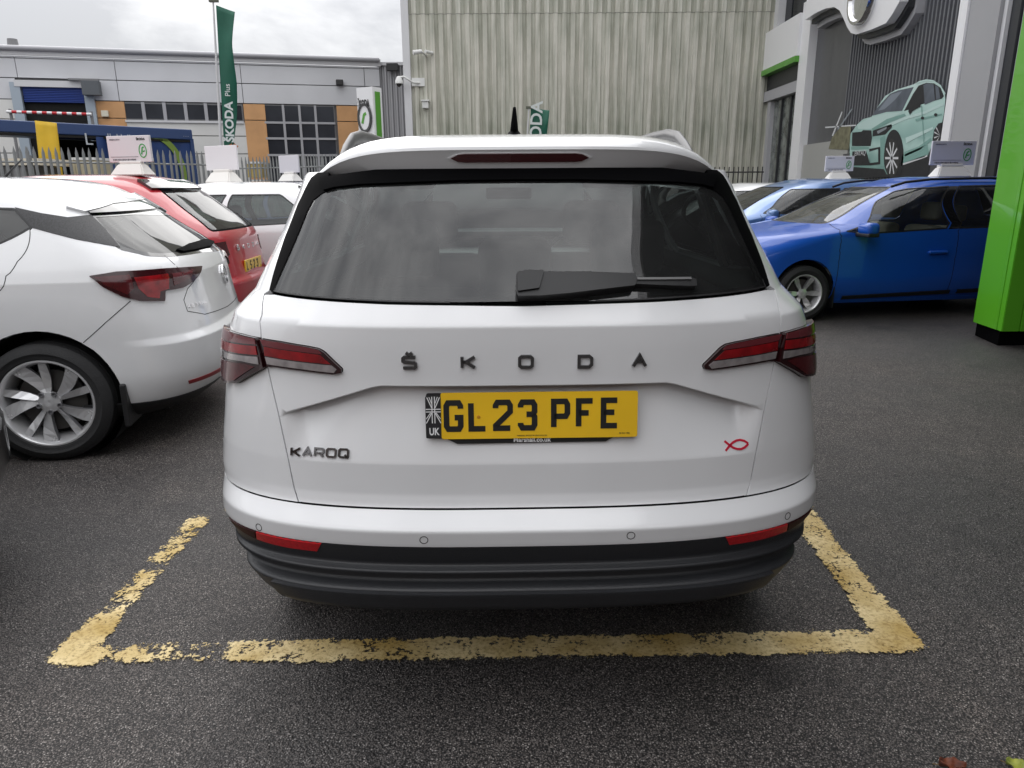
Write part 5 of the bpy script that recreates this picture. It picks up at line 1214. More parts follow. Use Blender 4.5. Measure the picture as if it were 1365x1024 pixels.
    tube('aerial_mast', [(0, .96, 1.595), (0, .93, 1.63), (0, .89, 1.672)], [.015, .011, .005], M_MATB, ae, seg=10)
    # -------- badge letters
    M_BADGE = mat('dark_chrome', (.20, .20, .205), .14, metal=1)
    M_BADGE2 = mat('bright_chrome', (.50, .50, .51), .18, metal=1)
    for ch, x0, y0 in (('s', 546, 483), ('K', 624.5, 482.5), ('O', 701, 482), ('D', 780, 481.5), ('a', 852, 480.5)):
        s, v = c.px([(x0, y0)])[0]; fr = c.local_frame(s, v, .0005)
        W_, H_ = (.038, .034)
        b = glyph('badge_letter', ch, fr @ Matrix.Translation((-W_/2, -H_/2, 0)), W_, H_, .0075, .006, M_BADGE, t)
    s0, v0 = c.px([(387, 608)])[0]; s1, v1 = c.px([(466.5, 611)])[0]
    n = 5; wl = (s1-s0)/n
    for i, ch in enumerate('KAROQ'):
        s = s0+(s1-s0)*(i+.5)/n; v = v0+(v1-v0)*(i+.5)/n+.012; fr = c.local_frame(s, v, .0005)
        glyph('badge_letter', ch if ch != 'A' else 'A', fr @ Matrix.Translation((-wl*.42, -.0125, 0)), wl*.84, .025, .0050, .0045, M_BADGE, t)
    # -------- fish emblem
    s, v = c.px([(982, 593)])[0]; fr = c.local_frame(s, v, .0005); bm = bmesh.new(); U_ = 1/560
    up = [(-18+36*u, (9.0*math.sin(math.pi*min(1, u*.90+.02))**.8 if u*.9+.02 < 1 else 0)) for u in np.linspace(0, 1, 14)]
    A = []; 
    for u in np.linspace(0, 1, 16): A.append((-19+37*u, -7+14*u**.5*0+0))
    top_ = [(-19, -7), (-15, -3.2), (-11, .3), (-6, 3.8), (0, 6.2), (6, 6.6), (12, 4.8), (16, 2), (18, 0)]; bot_ = [(a, -b) for a, b in top_]
    for L_ in (top_, bot_): ribbon(bm, [(a*U_, b*U_) for a, b in L_], .0058, .0012, fr)
    from_bm('fish_emblem', bm, mat('red_sticker', (.55, .01, .04), .35), t)
    # -------- number plate
    M_ = Matrix
    s, v = c.px([(708.5, 549.5)])[0]; base = c.P(s, v); U = 1/(4.266*542)      # one zoomed photo pixel in metres
    z = float(base[2]); y = float(base[1])-.022
    fr = frame3((float(base[0]), y, z), (1, 0, 0), (0, .10, 1)) @ M_.Translation((0, 0, 0))
    X0, Y0 = 675, 210
    def q(x, yy): return ((x-X0)*U, (Y0-yy)*U)
    pl = prism('number_plate', rnd([q(158, 345), q(1279, 345), q(1279, 76), q(158, 76)], .006), .003, M_YELP, t, fr)
    prism('plate_holder', [q(175, 340), q(245, 376), q(1100, 372), q(1168, 335)], .010, M_BTXT, pl, fr, z0=-.012)
    prism('plate_backing', rnd([q(74, 342), q(1275, 342), q(1275, 80), q(74, 80)], .006), .006, M_BLACK, pl, fr, z0=-.0065)
    ub = prism('country_band', rnd([q(70, 338), q(157, 340), q(157, 94), q(70, 94)], .004), .0045, mat('band_black', (.02, .02, .022), .3, coat=.5), pl, fr, z0=0)
    f2 = fr @ M_.Translation((0, 0, .0031)); st = .014
    for ch, xa, xb, ya, yb in (('G', 172, 285, 118, 302), ('L', 312, 425, 121, 302), ('2', 452, 567, 118, 300), ('3', 594, 706, 118, 300), ('P', 783, 893, 116, 297), ('F', 925, 1037, 115, 295), ('E', 1067, 1177, 113, 293)):
        a = q(xa, yb); b = q(xb, ya); glyph('plate_character', ch, f2 @ M_.Translation((a[0], a[1], 0)), b[0]-a[0], b[1]-a[1], st, .0008, M_BTXT, pl)
    f3 = fr @ M_.Translation((0, 0, .0046)); bm = bmesh.new()
    def ln(a, b, w_): ribbon(bm, [q(*a), q(*b)], w_*U, .0005, f3)
    for a, b, w_ in (((72, 169), (157, 169), 5), ((72, 184), (157, 184), 5), ((108, 96), (108, 250), 5), ((123, 96), (123, 250), 5), ((80, 100), (106, 160), 5), ((152, 100), (126, 160), 5), ((74, 250), (106, 190), 5), ((157, 250), (125, 190), 5), ((92, 98), (106, 135), 4), ((140, 98), (126, 135), 4), ((74, 225), (100, 188), 4), ((155, 225), (130, 188), 4)): ln(a, b, w_)
    from_bm('flag_print', bm, M_WTXT, ub)
    text_obj('lettering', 'UK', 58*U, f3 @ M_.Translation((*q(117, 318), 0)), M_WTXT, ub, sx=.72, bold=.0006)
    text_obj('lettering', 'Marshall.co.uk', 37*U, fr @ M_.Translation((*q(675, 368), -.0015)), M_WTXT, pl, sx=1.0, bold=.0004)
    text_obj('lettering', 'MARSHALL SKODA OF CROYDON 020', 10*U, f2 @ M_.Translation((*q(675, 332), 0)), M_BTXT, pl)
    text_obj('lettering', 'BS AU 145e', 12*U, f2 @ M_.Translation((*q(1205, 325), 0)), M_BTXT, pl)
    lathe('plate_screw', [(0, .0045), (.0012, .004), (.0015, .0005)], mat('yellow_screw', (.55, .25, .01), .4), pl, 14, axis='z').matrix_local = fr @ M_.Translation((*q(371, 217), .003))
    # -------- cabin
    for x in (-.40, .40): seat(t, x, 1.05, M_SEAT, z0=.55, w=.56, top=1.28, name='rear_seat')
    seat(t, 0, 1.06, M_SEAT, z0=.55, w=.30, top=1.22, name='rear_seat')
    for x in (-.38, .38): seat(t, x, 1.95, M_SEAT, z0=.5, w=.50, top=1.33, name='front_seat')
    box('boot_floor', (-.55, .2, .60), (.55, 1.0, .62), M_SEAT, t)
    for sg in (-1, 1): box('boot_side', (sg*.58, .25, .6), (sg*.66, 1.0, 1.10), M_SEAT, t)
    box('dashboard', (-.70, 2.65, .75), (.70, 3.0, 1.06), M_BLACK, t, bev=.05)
    tube('steering_wheel', [(.38+.18*math.cos(a), 2.55-.06*math.sin(a), 1.0+.17*math.sin(a)) for a in np.linspace(0, 2*math.pi, 25)], .013, M_BLACK, t, 6, cap=False)
    box('inner_mirror', (-.12, 2.30, 1.36), (.12, 2.33, 1.42), M_BLACK, t, bev=.01)
    for sg in (1, -1):
        for yc in (.93, 3.57):
            wheel(t, (sg*.77, yc, .335), sg, R=.335, r=.225, wd=.215, kind='five', n=5)
            box('wheel_housing', (sg*.50, yc-.36, .46), (sg*.60, yc+.36, .78), M_DARK, t)
            lin = lathe('arch_liner', [(0, .385), (-.25, .385)], M_DARK, t, 40, 'x'); lin.location = (sg*(.84), yc, .34); lin.rotation_euler = (0, 0, 0 if sg > 0 else math.pi)
    return t
build_main()
# ------------------------------------------------------------------ the other cars
HROWS = [  # compact hatchback
 (.20, .20, .78, .18, 4.20, .45, .7, 0), (.30, .30, .84, .06, 4.30, .45, .7, 0), (.45, .45, .875, .01, 4.37, .45, .7, 0),
 (.60, .60, .882, .00, 4.37, .45, .7, 1), (.635, .635, .884, .035, 4.35, .45, .7, 1), (.74, .74, .888, .055, 4.28, .45, .75, 0), (.86, .86, .885, .075, 4.05, .45, .9, 0),
 (.945, .945, .878, .085, 3.55, .45, .85, 1), (1.00, 1.00, .862, .11, 3.22, .45, .75, 1), (1.06, 1.06, .835, .17, 3.05, .45, .7, 0), (1.20, 1.20, .765, .36, 2.74, .45, .65, 0),
 (1.34, 1.34, .680, .55, 2.38, .45, .6, 0), (1.40, 1.395, .625, .64, 2.20, .45, .55, 0), (1.47, 1.430, .565, .72, 2.05, .45, .5, 0),
 (1.60, 1.457, .44, .85, 1.95, .40, .45, 0), (1.75, 1.470, .29, .98, 1.85, .35, .4, 0), (1.90, 1.476, .14, 1.10, 1.80, .25, .3, 0), (2.03, 1.478, .004, 1.2, 1.75, .15, .2, 0)]
def arch_cuts(c, ys, R, zc, vmin=.20):
    out = []
    for sg in (1, -1):
        for yc in ys:
            out.append([(c.side_s(yc+R*math.cos(a), max(zc+R*math.sin(a), vmin), sg), max(zc+R*math.sin(a), vmin-.02)) for a in np.linspace(0, 2*math.pi, 44)[:-1]])
    return out
def shell(c, t, m, cuts, step=.05, name='body', breaks=(), vmin=None):
    T = c.T; vmin = vmin or c.v0+.001; allc = []
    for q in cuts:
        mn, mx_ = min(p[0] for p in q), max(p[0] for p in q)
        allc.append(q)
        if mx_ > T: allc.append([(s-2*T, v) for s, v in q])
        if mn < -T: allc.append([(s+2*T, v) for s, v in q])
    return c.panel(name, [(-T, vmin), (T, vmin), (T, c.v1), (-T, c.v1)], m, t, step=step, cuts=allc, breaks=breaks, skirt=.012)
def cabin(t, wheel_x=.37, dash_y=2.75, m=None):
    m = m or M_SEAT
    for x in (-.36, .36): seat(t, x, 1.75, m, z0=.42, w=.46, top=1.20, name='front_seat')
    for x in (-.36, .36): seat(t, x, .85, m, z0=.42, w=.50, top=1.14, name='rear_seat')
    box('dashboard', (-.66, dash_y, .62), (.66, dash_y+.4, .94), M_BLACK, t, bev=.05)
    tube('steering_wheel', [(wheel_x+.17*math.cos(a), dash_y-.12-.06*math.sin(a), .90+.16*math.sin(a)) for a in np.linspace(0, 2*math.pi, 21)], .013, M_BLACK, t, 6, cap=False)
    box('cabin_floor', (-.7, .3, .28), (.7, 3.4, .40), M_DARK, t)
def mirror(c, t, y, v, sg, m, size=1.0):
    s = c.side_s(y, v, sg); p = c.P(s, v); x = p[0]+sg*.13
    b = box('door_mirror', (x-.10*size, y-.05, v-.03), (x+.10*size, y+.07, v+.11*size), m, t, bev=.045, seg=4, smooth=True)
    box('mirror_base', (min(p[0], x)-.0, y-.03, v-.05), (max(p[0], x)+.06, y+.05, v-.015), M_BLACK, b, bev=.01)
    box('mirror_glass', (x-.08*size, y-.056, v-.01), (x+.08*size, y-.048, v+.09*size), mat('mirror_glass', (.5, .5, .52), .03, metal=1), b)
def std_wheels(t, ys, w_, R=.31, r=.20, kind='five', detail=True, n=5, sides=(1, -1)):
    for sg in sides:
        for y in ys: wheel(t, (sg*w_, y, R), sg, R=R, r=r, wd=.20, kind=kind, n=n, detail=detail)
def liner(t, ys, R, zc, w_):
    for sg in (1, -1):
        for y in ys:
            o = lathe('arch_liner', [(.0, R), (-.28, R), (-.28, .02)], M_DARK, t, 36, 'x'); o.location = (sg*w_, y, zc)
            if sg < 0: o.rotation_euler = (0, 0, math.pi)
SIDEW = [[(.62, 1.04), (1.50, 1.005), (1.50, 1.335), (.98, 1.335)], [(1.56, 1.00), (2.80, 1.005), (2.62, 1.10), (2.25, 1.33), (1.56, 1.335)]]
def std_car(name, label, loc, rz, m, group=None, rows=HROWS, glassm=None, detail=True, rear_text=None, plate=None, sidew=SIDEW, spoiler=M_GLOSSB, ykey=(.86, 3.50), rail=False, seam=True, **kw):
    c = Car(rows, loc, rz, nr=2.8, nf=2.5, side=3.0, filt=.008, lr=.45, lf=.7, **kw); T = c.T
    t = thing(name, label, 'car', loc, rz, group); gm = glassm or G_CAR
    ar = arch_cuts(c, ykey, .355, .32); cuts = list(ar); W = []
    for w_ in sidew:
        for sg in (1, -1): q = rnd(c.side(w_, sg), .03); W.append(q); cuts.append(q)
    rw = rnd(c.rear([(-.60, 1.02), (.60, 1.02), (.47, 1.36), (-.47, 1.36)]), .04); ws = rnd([(T-.62, 1.02), (T+.62, 1.02), (T+.52, 1.36), (T-.52, 1.36)], .04)
    cuts += [rw, ws]
    shell(c, t, m, cuts)
    for q in W: c.panel('side_window', q, gm, t, step=.08, off=-.003, skirt=0)
    for q in W: c.strip('window_seal', q, .014, M_BLACK, t, off=.001, closed=True)
    for q, nm in ((rw, 'rear_window'), (ws, 'windscreen')):
        c.panel(nm, q, gm, t, step=.07, off=-.002, skirt=0); c.strip('window_seal', q, .02, M_MATB, t, off=.001, closed=True)
    c.panel('spoiler', c.rear([(-.55, 1.345), (.55, 1.345), (.50, 1.43), (-.50, 1.43)]), spoiler, t, step=.05, off=.025, skirt=.03)
    for sg in (1, -1):
        a = c.side_s(.42, .9, 1); lm = [(c.rear_s(.50, .86)*1, .93), (a, .915), (a, .86), (c.rear_s(.62, .86), .78), (c.rear_s(.48, .86), .82)]
        lm = lm if sg > 0 else mir(lm); o = c.panel('tail_lamp', lm, M_REDD, t, step=.04, off=.006, skirt=.01)
        hl = [(T-.95, .82), (T-.45, .74), (T-.50, .66), (T-.90, .68)]; hl = hl if sg > 0 else [(2*T-s, v) for s, v in hl][::-1]
        c.panel('headlamp', hl, M_CLEARL, t, step=.05, off=.005, skirt=.01)
        mirror(c, t, 2.72, .985, sg, m)
    if seam:
        for sg in (1, -1):
            for yy in (1.53, 2.83): c.strip('door_gap', [(c.side_s(yy, z, sg), z) for z in np.linspace(.30, 1.0, 12)], .005, M_DARK, t, off=.0008)
            for yy in (1.66, 2.72-.1*0+.0): 
                p = c.P(c.side_s(yy, .86, sg), .86); box('door_handle', (p[0]-.02, yy-.09, .85), (p[0]+.02, yy+.09, .875), m, t, bev=.008)
    if plate:
        p = c.P(0, .74); pl = box('number_plate', (-.26, p[1]-.015, .68), (.26, p[1]-.004, .79), M_YELP, t, bev=.004)
        fr = frame3((-.22, p[1]-.0155, .695), (1, 0, 0), (0, 0, 1)); from_bm('lettering', word_bm(plate, .05, .079, .013, .001, .012, fr), M_BTXT, pl)
    if rear_text:
        p = c.P(0, .90); fr = frame3((-.33, p[1]-.004, .885), (1, 0, 0), (0, .12, 1)); from_bm('badge_letter', word_bm(rear_text, .06, .042, .010, .006, .09, fr), M_CHROME, t)
    liner(t, ykey, .356, .32, .80); std_wheels(t, ykey, .775, detail=detail); cabin(t)
    box('underbody', (-.66, .3, .20), (.66, 4.1, .27), M_DARK, t)
    if rail:
        for sg in (1, -1): tube('roof_rail', [(sg*.56, .75, 1.425), (sg*.57, .90, 1.465), (sg*.575, 1.4, 1.483), (sg*.575, 2.0, 1.475), (sg*.56, 2.25, 1.425)], .013, M_BLACK, t, 8)
    return t, c
# ---- white hatchback on the left, its rear wheel close to us
def build_hatch():
    loc, rz = (-1.80, 4.68, 0), math.radians(100)
    c = Car(zscale(HROWS, 1.015), loc, rz, nr=2.7, nf=2.5, side=3.0, filt=.008, lr=.45, lf=.7); T = c.T
    t = thing('hatchback', 'white hatchback with twin spoke alloys and wrap round tail lamp, nearest on the left', 'car', loc, rz)
    wp = c.W(c.P(0, .5)); ys = (.84, 3.50)
    # find the wheel from the photographed hub
    ar = arch_cuts(c, ys, .375, .335); cuts = list(ar); px = c.px
    rg = rnd(px([(122, 287.5), (175, 284), (232, 273), (265, 300), (297.5, 328), (267, 334.5), (218.7, 340.6), (194.5, 339), (159, 330.5)]), .02)
    sw = px([(-12, 268), (19.5, 278.6), (42, 304), (-12, 328)])
    y0 = c.side_s(.95, 1.05, -1)
    swin = rnd([sw[1], sw[2], (c.side_s(1.55, .995, -1), .990), (c.side_s(1.55, .995, -1), 1.345), (c.side_s(1.15, 1.2, -1), 1.340)], .01)
    fw = rnd(c.side([(1.62, .985), (2.80, .995), (2.25, 1.335), (1.62, 1.345)], -1), .03)
    ws = rnd([(T-.62, 1.02), (T+.62, 1.02), (T+.52, 1.36), (T-.52, 1.36)], .04)
    lamp = rnd(px([(119, 368.4), (156, 362.6), (218.8, 358.7), (267.6, 355.5), (262, 369), (252, 378), (242, 384), (219, 388), (218.8, 401.4), (187.5, 401.6), (164, 395.8), (136.7, 382)]), .008)
    others = [mir(swin), mir(fw)]
    cuts += [rg, swin, fw, ws]+others
    shell(c, t, M_WHITE, cuts, step=.04, breaks=[[(-1.8, z), (1.8, z)] for z in (.590, .595, .600, .606, .615, .624, .630, .635, .641, .648, .936, .941, .945, .950, .956)])
    g = c.panel('rear_window', rg, glass('hatch_window', (.10, .11, .11), dust_haze=.05, ior=1.75), t, step=.05, off=-.001, skirt=0)
    c.strip('window_seal', rg, .03, M_GLOSSB, g, off=.0005, closed=True)
    for q, nm in ((swin, 'side_window'), (fw, 'side_window'), (mir(swin), 'side_window'), (mir(fw), 'side_window'), (ws, 'windscreen')):
        c.panel(nm, q, G_FAR, t, step=.07, off=-.002, skirt=0); c.strip('window_seal', q, .012, M_BLACK, t, off=.001, closed=True)
    # textured dark band from the side window to the rear window
    bd = px([(19.5, 276.6), (55, 284.5), (90, 290), (121, 286.6), (140, 305), (160, 330), (100, 319), (43, 304)])
    M_BAND = mat('speckled_black_pillar', (.035, .035, .038), .45, noise=.6, nscale=130)
    for f in (lambda q: q, mir): c.panel('pillar_band', f(bd), M_BAND, t, step=.03, off=.003, skirt=.004)
    # spoiler
    sp = px([(118, 284), (150, 273), (195, 265.5), (233, 263.5), (231, 270), (212, 275.5), (187.5, 281.5), (150, 284.5), (120, 286)])
    c.panel('spoiler_underside', sp, M_GLOSSB, t, step=.02, off=.012, skirt=.02)
    tp = px([(88, 278), (130, 266), (180, 258), (233, 262), (195, 265.5), (150, 273.5), (112, 284.5)])
    c.panel('spoiler', tp, M_WHITE, t, step=.03, off=.016, skirt=.02)
    # lamp
    for f in (lambda q: q, mir):
        l = c.panel('tail_lamp', f(lamp), mat('lamp_smoke2', (.035, .005, .007), .15, coat=.35), t, step=.02, off=.012, skirt=.02)
        for nm, pl, m_ in (('brake_lens', [(178, 371), (222, 366), (223, 385), (212, 389), (211, 398), (196, 396), (184, 385)], M_REDL), ('inner_lens', [(226, 365.5), (256, 361), (250, 372), (230, 381)], M_REDD), ('smoked_lens', [(126, 370), (172, 367), (178, 385), (170, 393), (142, 381)], M_REDD), ('white_lens', [(228, 366), (256, 360), (254, 364), (228, 372)], M_REDP)):
            c.panel(nm, f(px(pl)), m_, l, step=.02, off=.0145, skirt=.003)
    # panel gaps
    for pl in ([(173.8, 401.6), (140, 431), (111, 457)], [(250, 415), (273, 419), (304, 408), (326, 389)], [(43, 304), (23, 349), (8, 368), (0, 388)], [(219, 340.5), (232, 352), (238, 358)], [(262, 370), (250, 385), (245, 400), (250, 415)]):
        c.strip('panel_gap', px(pl), .004, M_DARK, t, off=.0007)
    s_, v_ = px([(297.7, 365.3)])[0]; fr = c.local_frame(s_, v_, .002)
    bm = bmesh.new(); ribbon(bm, [(.052*math.cos(a), .058*math.sin(a)) for a in np.linspace(0, 2*math.pi, 29)], .011, .012, fr)
    ribbon(bm, [(-.05, .005), (-.02, .018), (.01, .012), (.012, -.01), (.02, -.022), (.05, -.012)], .016, .010, fr); from_bm('round_badge', bm, M_CHROME, t)
    s_, v_ = px([(250, 411)])[0]; fr = c.local_frame(s_, v_, .001); from_bm('badge_letter', word_bm('ASTRA', .026, .020, .0045, .003, .010, fr), M_CHROME, t)
    c.panel('wiper', rnd(px([(234, 334), (250, 326.5), (272, 319.8), (284, 323), (280, 329), (243, 336.5)]), .004), M_MATB, t, step=.02, off=.012, skirt=.014)
    c.panel('bumper_reflector', px([(251, 507.5), (297, 488), (297.5, 492), (252, 511.5)]), mat('dull_red', (.25, .01, .015), .4), t, step=.03, off=.004, skirt=.006)
    # lower edge of the bumper in black, mud flaps
    c.panel('lower_bumper', [(-1.30, .202), (1.30, .202), (1.30, .285), (-1.30, .285)], M_BLACK, t, step=.05, off=.003)
    for sg in (1, -1): box('mud_flap', (sg*.66, .445, .17), (sg*.875, .475, .41), M_BLACK, t, bev=.008)
    for sg in (1, -1): mirror(c, t, 2.72, .985, sg, M_WHITE)
    liner(t, ys, .376, .335, .835)
    for sg in (1, -1):
        for y in ys: wheel(t, (sg*.775, y, .325), sg, R=.325, r=.235, wd=.225, kind='turbine', n=5, phase=.5)
    box('aerial_base', (-.035, 1.15, 1.47), (.035, 1.37, 1.50), M_BLACK, t, bev=.012); tube('aerial', [(0, 1.24, 1.49), (0, 1.12, 1.60)], [.008, .004], M_BLACK, t, 8)
    cabin(t); box('underbody', (-.66, .3, .20), (.66, 4.1, .27), M_DARK, t)
build_hatch()
def roof_at(loc, rz, x, y, z):
    ca, sa = math.cos(rz), math.sin(rz); return (loc[0]+x*ca-y*sa, loc[1]+x*sa+y*ca, z)
GL_ = 'cars parked in the row on the left'
rz = math.radians(100)
red = paint('red_car_paint', (.46, .010, .022)); L1 = (-2.42, 6.95, 0)
std_car('hatchback', 'bright red hatchback with yellow plate behind the white hatchback', L1, math.radians(93), red, GL_, rows=zscale(HROWS, 1.055), plate='L S 7 1'.replace('7', '2').replace('1', '3'), rear_text='sKODa')
L2 = (-1.75, 9.25, 0); std_car('estate_car', 'white estate car with a white board on its roof, just behind the red hatchback', L2, rz, paint('white_car_paint', (.8, .8, .8)), GL_, rows=zscale(HROWS, 1.02), detail=False)
navy = paint('navy_car_paint', (.035, .045, .16)); L3 = (-2.1, 11.7, 0)
std_car('estate_car', 'navy blue car of which only the railed roof shows, behind the white estate', L3, rz, navy, GL_, rows=zscale(HROWS, 1.03), detail=False, rail=True)
# ---- right-hand row
GR_ = 'cars parked in the row on the right'
def build_estate():
    loc, rz = (6.39, 9.0, 0), math.radians(98)
    blue = mat('royal_blue_paint', (.008, .095, .50), .35, coat=.7, spec=.4, noise=.05, nscale=3)
    R_ = [list(r) for r in HROWS]
    for r in R_:
        r[1] *= 1.02
        if r[0] >= .945: r[3] = r[3]*.75
        if r[0] >= 1.2: r[3] *= .8
    c = Car([tuple(r) for r in R_], loc, rz, nr=2.8, nf=2.4, side=3.0, filt=.008, lr=.45, lf=.7); T = c.T; px = c.px
    t = thing('estate_car', 'royal blue estate car with roof rails and black side moulding, beside the green pillar', 'car', loc, rz, GR_)
    ys = (.80, 3.42); ar = arch_cuts(c, ys, .345, .31); cuts = list(ar)
    ws = rnd(px([(1024, 299.6), (1060, 304), (1095.7, 305.9), (1186, 249.8), (1142, 245.5), (1085, 270)]), .02)
    wsr = rnd([(T-.64, 1.00), (T+.64, 1.00), (T+.54, 1.37), (T-.54, 1.37)], .05)
    f1 = rnd(px([(1128, 308.5), (1168, 268.5), (1192, 255), (1208, 251.6), (1265, 248.5), (1262, 304.3), (1155, 311.5)]), .015)
    f2 = rnd(px([(1279, 248.2), (1331, 246.9), (1331, 302), (1279, 304.2)]), .015)
    f3 = rnd(c.side([(.42, 1.04), (.92, 1.01), (.92, 1.33), (.60, 1.32)], -1), .03)
    rw = rnd(c.rear([(-.60, 1.02), (.60, 1.02), (.50, 1.36), (-.50, 1.36)]), .04)
    W = [f1, f2, f3, mir(f1), mir(f2), mir(f3)]; cuts += [wsr, rw]+W; GE = glass('clear_side_glass', (.80, .86, .84), dust_haze=.02, ior=1.5)
    shell(c, t, blue, cuts, step=.045, breaks=[[(-T+.01, z), (-.9, z)] for z in (.936, .941, .945, .950, .956, .995, 1.0, 1.005)])
    for q in W: c.panel('side_window', q, GE, t, step=.07, off=-.003, skirt=0); c.strip('window_seal', q, .016, M_BLACK, t, off=.001, closed=True)
    c.panel('windscreen', wsr, glass('windscreen_glass', (.5, .55, .53), dust_haze=.10, ior=1.9, dust_haze_col=(.6, .6, .56)), t, step=.06, off=-.002, skirt=0); c.strip('window_seal', wsr, .03, M_BLACK, t, off=.001, closed=True)
    c.panel('rear_window', rw, GE, t, step=.08, off=-.003, skirt=0)
    for f in (lambda q: q, mir): c.panel('door_pillar', f(px([(1266.5, 248.4), (1277.5, 248.2), (1277.5, 305), (1264, 305.5)])), M_GLOSSB, t, step=.04, off=.002, skirt=.004)
    for pxx, zt in ((1117, 1.0), (1270.5, 1.0)):
        p_ = px([(pxx, 360)])[0]; y_ = float(c.P(*p_)[1]); c.strip('panel_gap', [(c.side_s(y_, z, -1), z) for z in np.linspace(.26, zt, 14)], .006, M_DARK, t, off=.0008)
    mo = px([(1121, 396.5), (1200, 392), (1265, 388.5)]); c.strip('side_moulding', mo, .045, M_BLACK, t, off=.012, th=.014); mo = px([(1274, 388), (1300, 386.8), (1330, 385)]); c.strip('side_moulding', mo, .045, M_BLACK, t, off=.012, th=.014)
    c.strip('sill_strip', px([(1110, 412.5), (1200, 410), (1298, 407)]), .05, blue, t, off=.006, th=.02)
    for sx, sy in ((1249, 334.8),):
        s_, v_ = px([(sx, sy)])[0]; p = c.P(s_, v_); box('door_handle', (p[0]-.035, p[1]-.11, v_-.015), (p[0]+.01, p[1]+.11, v_+.018), blue, t, bev=.012, seg=3, smooth=True)
    s_, v_ = px([(1145, 309)])[0]; p = c.P(s_, v_)
    mm = box('door_mirror', (p[0]-.24, p[1]-.09, v_-.01), (p[0]-.02, p[1]+.05, v_+.115), blue, t, bev=.045, seg=4, smooth=True); box('mirror_trim', (p[0]-.235, p[1]-.085, v_-.03), (p[0]+.03, p[1]+.04, v_+.012), M_BLACK, mm, bev=.012)
    mirror(c, t, p[1], v_, 1, blue)
    for sg in (1, -1): tube('roof_rail', [(sg*.57, .45, 1.41), (sg*.58, .62, 1.46), (sg*.585, 1.2, 1.485), (sg*.585, 1.9, 1.475), (sg*.575, 2.2, 1.445), (sg*.56, 2.35, 1.40)], .014, M_BLACK, t, 8)
    for sg in (1, -1):
        hl = [(T-.78, .74), (T-.42, .71), (T-.45, .63), (T-.76, .65)]; hl = hl if sg > 0 else [(2*T-s, v) for s, v in hl][::-1]
        c.panel('headlamp', hl, M_CLEARL, t, step=.05, off=.005, skirt=.01)
        lm = [(c.rear_s(.60, .86), .97), (c.side_s(.35, .9, 1), .95), (c.side_s(.35, .9, 1), .82), (c.rear_s(.55, .86), .80)]; c.panel('tail_lamp', lm if sg > 0 else mir(lm), M_REDD, t, step=.05, off=.006)
    liner(t, ys, .346, .31, .82)
    for sg in (1, -1):
        for y in ys: wheel(t, (sg*.78, y, .30), sg, R=.30, r=.205, wd=.20, kind='five', n=6)
        box('mud_flap', (sg*.66, ys[1]-.36, .14), (sg*.85, ys[1]-.345, .40), M_BLACK, t)
    cabin(t, wheel_x=.37, m=mat('mixed_seat_cloth', (.24, .225, .19), .9))
    box('windscreen_sticker', (-.16, 2.35, 1.10), (.02, 2.352, 1.16), M_WTXT, t, rot=None)
    box('underbody', (-.66, .3, .20), (.66, 4.0, .27), M_DARK, t)
    return loc, rz
E1 = build_estate()
L4 = (6.25, 11.75, 0); lb = paint('pale_blue_paint', (.10, .21, .46), .3, .3)
std_car('hatchback', 'pale metallic blue hatchback standing behind the royal blue estate car', L4, math.radians(98), lb, GR_, rows=zscale(HROWS, 1.03), detail=False)
L5 = (6.2, 14.6, 0); std_car('hatchback', 'white car barely showing its roof and bonnet left of the pale blue hatchback', L5, math.radians(98), paint('white_car_paint', (.8, .8, .8)), GR_, detail=False)
# ---- black car whose corner reaches in at the left edge
std_car('parked_car', 'black car whose nose just enters at the left edge below the alloy wheel', (-6.17, 2.02, 0), math.radians(-90), paint('black_car_paint', (.008, .008, .009)), None, detail=True)
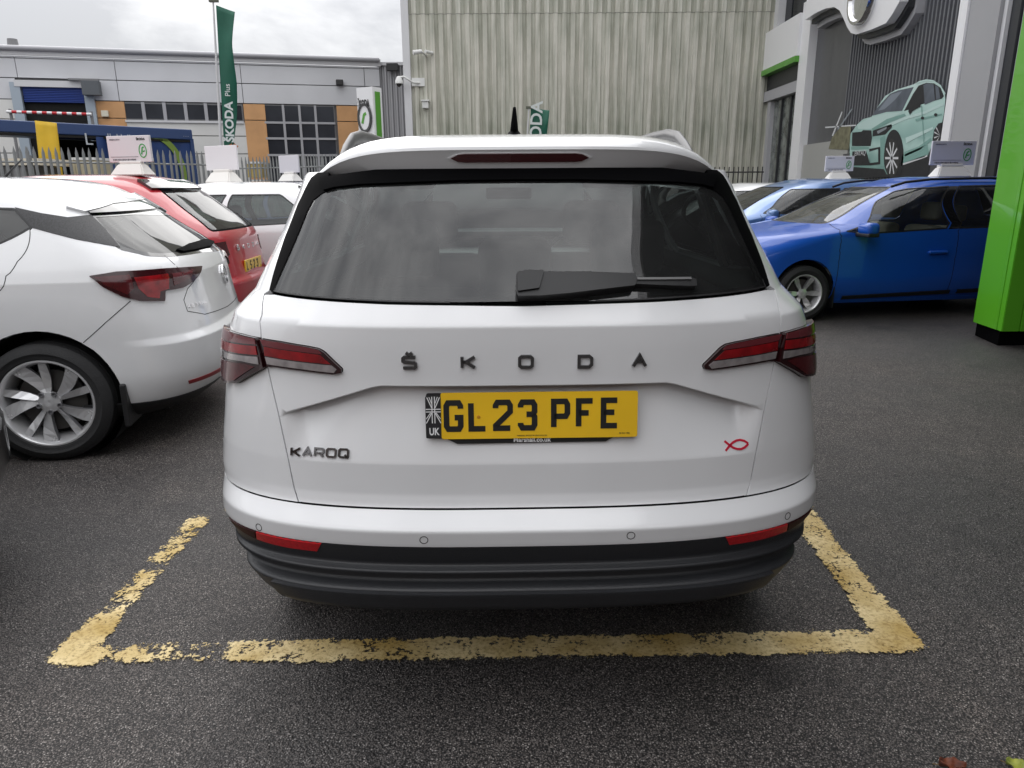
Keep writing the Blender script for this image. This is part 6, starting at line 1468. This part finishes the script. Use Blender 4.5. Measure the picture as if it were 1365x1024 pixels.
# ---- boards on the roofs
def board_px(px_, py_, Y, zr, rz, label, sc, **k):
    p = at_z(px_, py_, zr) if Y is None else at_y(px_, py_, Y); return roof_board((p[0], p[1], zr), rz, label, scale=sc, **k)
board_px(178, 234, 6.7, 1.545, math.radians(-14), 'white roof board with green emblem tilted on the red hatchback', .74)
board_px(298, 236, 9.2, 1.50, math.radians(-30), 'blank pale roof board on the white estate, below the tall green flag', .95, word=False)
board_px(386, 226, 11.6, 1.53, math.radians(-40), 'small grey roof board on the navy car beside the white totem', .85, word=False)
board_px(1266, 232, 8.7, 1.50, math.radians(4), 'white roof board with round green emblem on the royal blue estate car', .88)
board_px(1117, 236, 11.7, 1.51, math.radians(4), 'white roof board on the pale blue hatchback, beside the poster of a mint car', .76)
# ------------------------------------------------------------------ fallen leaves at the bottom right
def leaf(label, px_, py_, L, W_, rz, col, var, curl):
    p = at_z(px_, py_, 0); t = thing('leaf', label, 'leaf', (p[0], p[1], .004), rz); V, Fc = [], []; n = 16
    for i in range(n+1):
        u = i/n; w_ = W_*math.sin(math.pi*min(1, u*.97+.01))**.7*(1+.12*math.sin(u*23)); 
        for j in range(7):
            q = j/3-1; V.append((w_*q*.5, (u-.5)*L, .006+curl*abs(q)**1.6+curl*1.2*(u-.5)**2+.003*math.sin(u*12+q*3)))
    for i in range(n):
        for j in range(6): a = i*7+j; Fc.append((a, a+1, a+8, a+7))
    o = mesh('leaf_blade', V, Fc, mat('leaf_'+label[:6], col, .6, noise=.6, nscale=30, var=var), t, smooth=True); m_ = o.modifiers.new('s', 'SOLIDIFY'); m_.thickness = .0008
    tube('leaf_stalk', [(0, L*.48, .006+curl*.3), (.004, L*.7, .008)], .0013, mat('stalk', (.12, .07, .02), .6), t, 6)
leaf('curled reddish brown fallen leaf at the bottom edge of the picture', 1268, 1028, .062, .034, math.radians(80), (.22, .055, .02), (.05, .015, .01), .016)
leaf('yellow green fallen leaf at the bottom right corner', 1357, 1028, .055, .042, math.radians(60), (.34, .36, .05), (.16, .20, .04), .010)
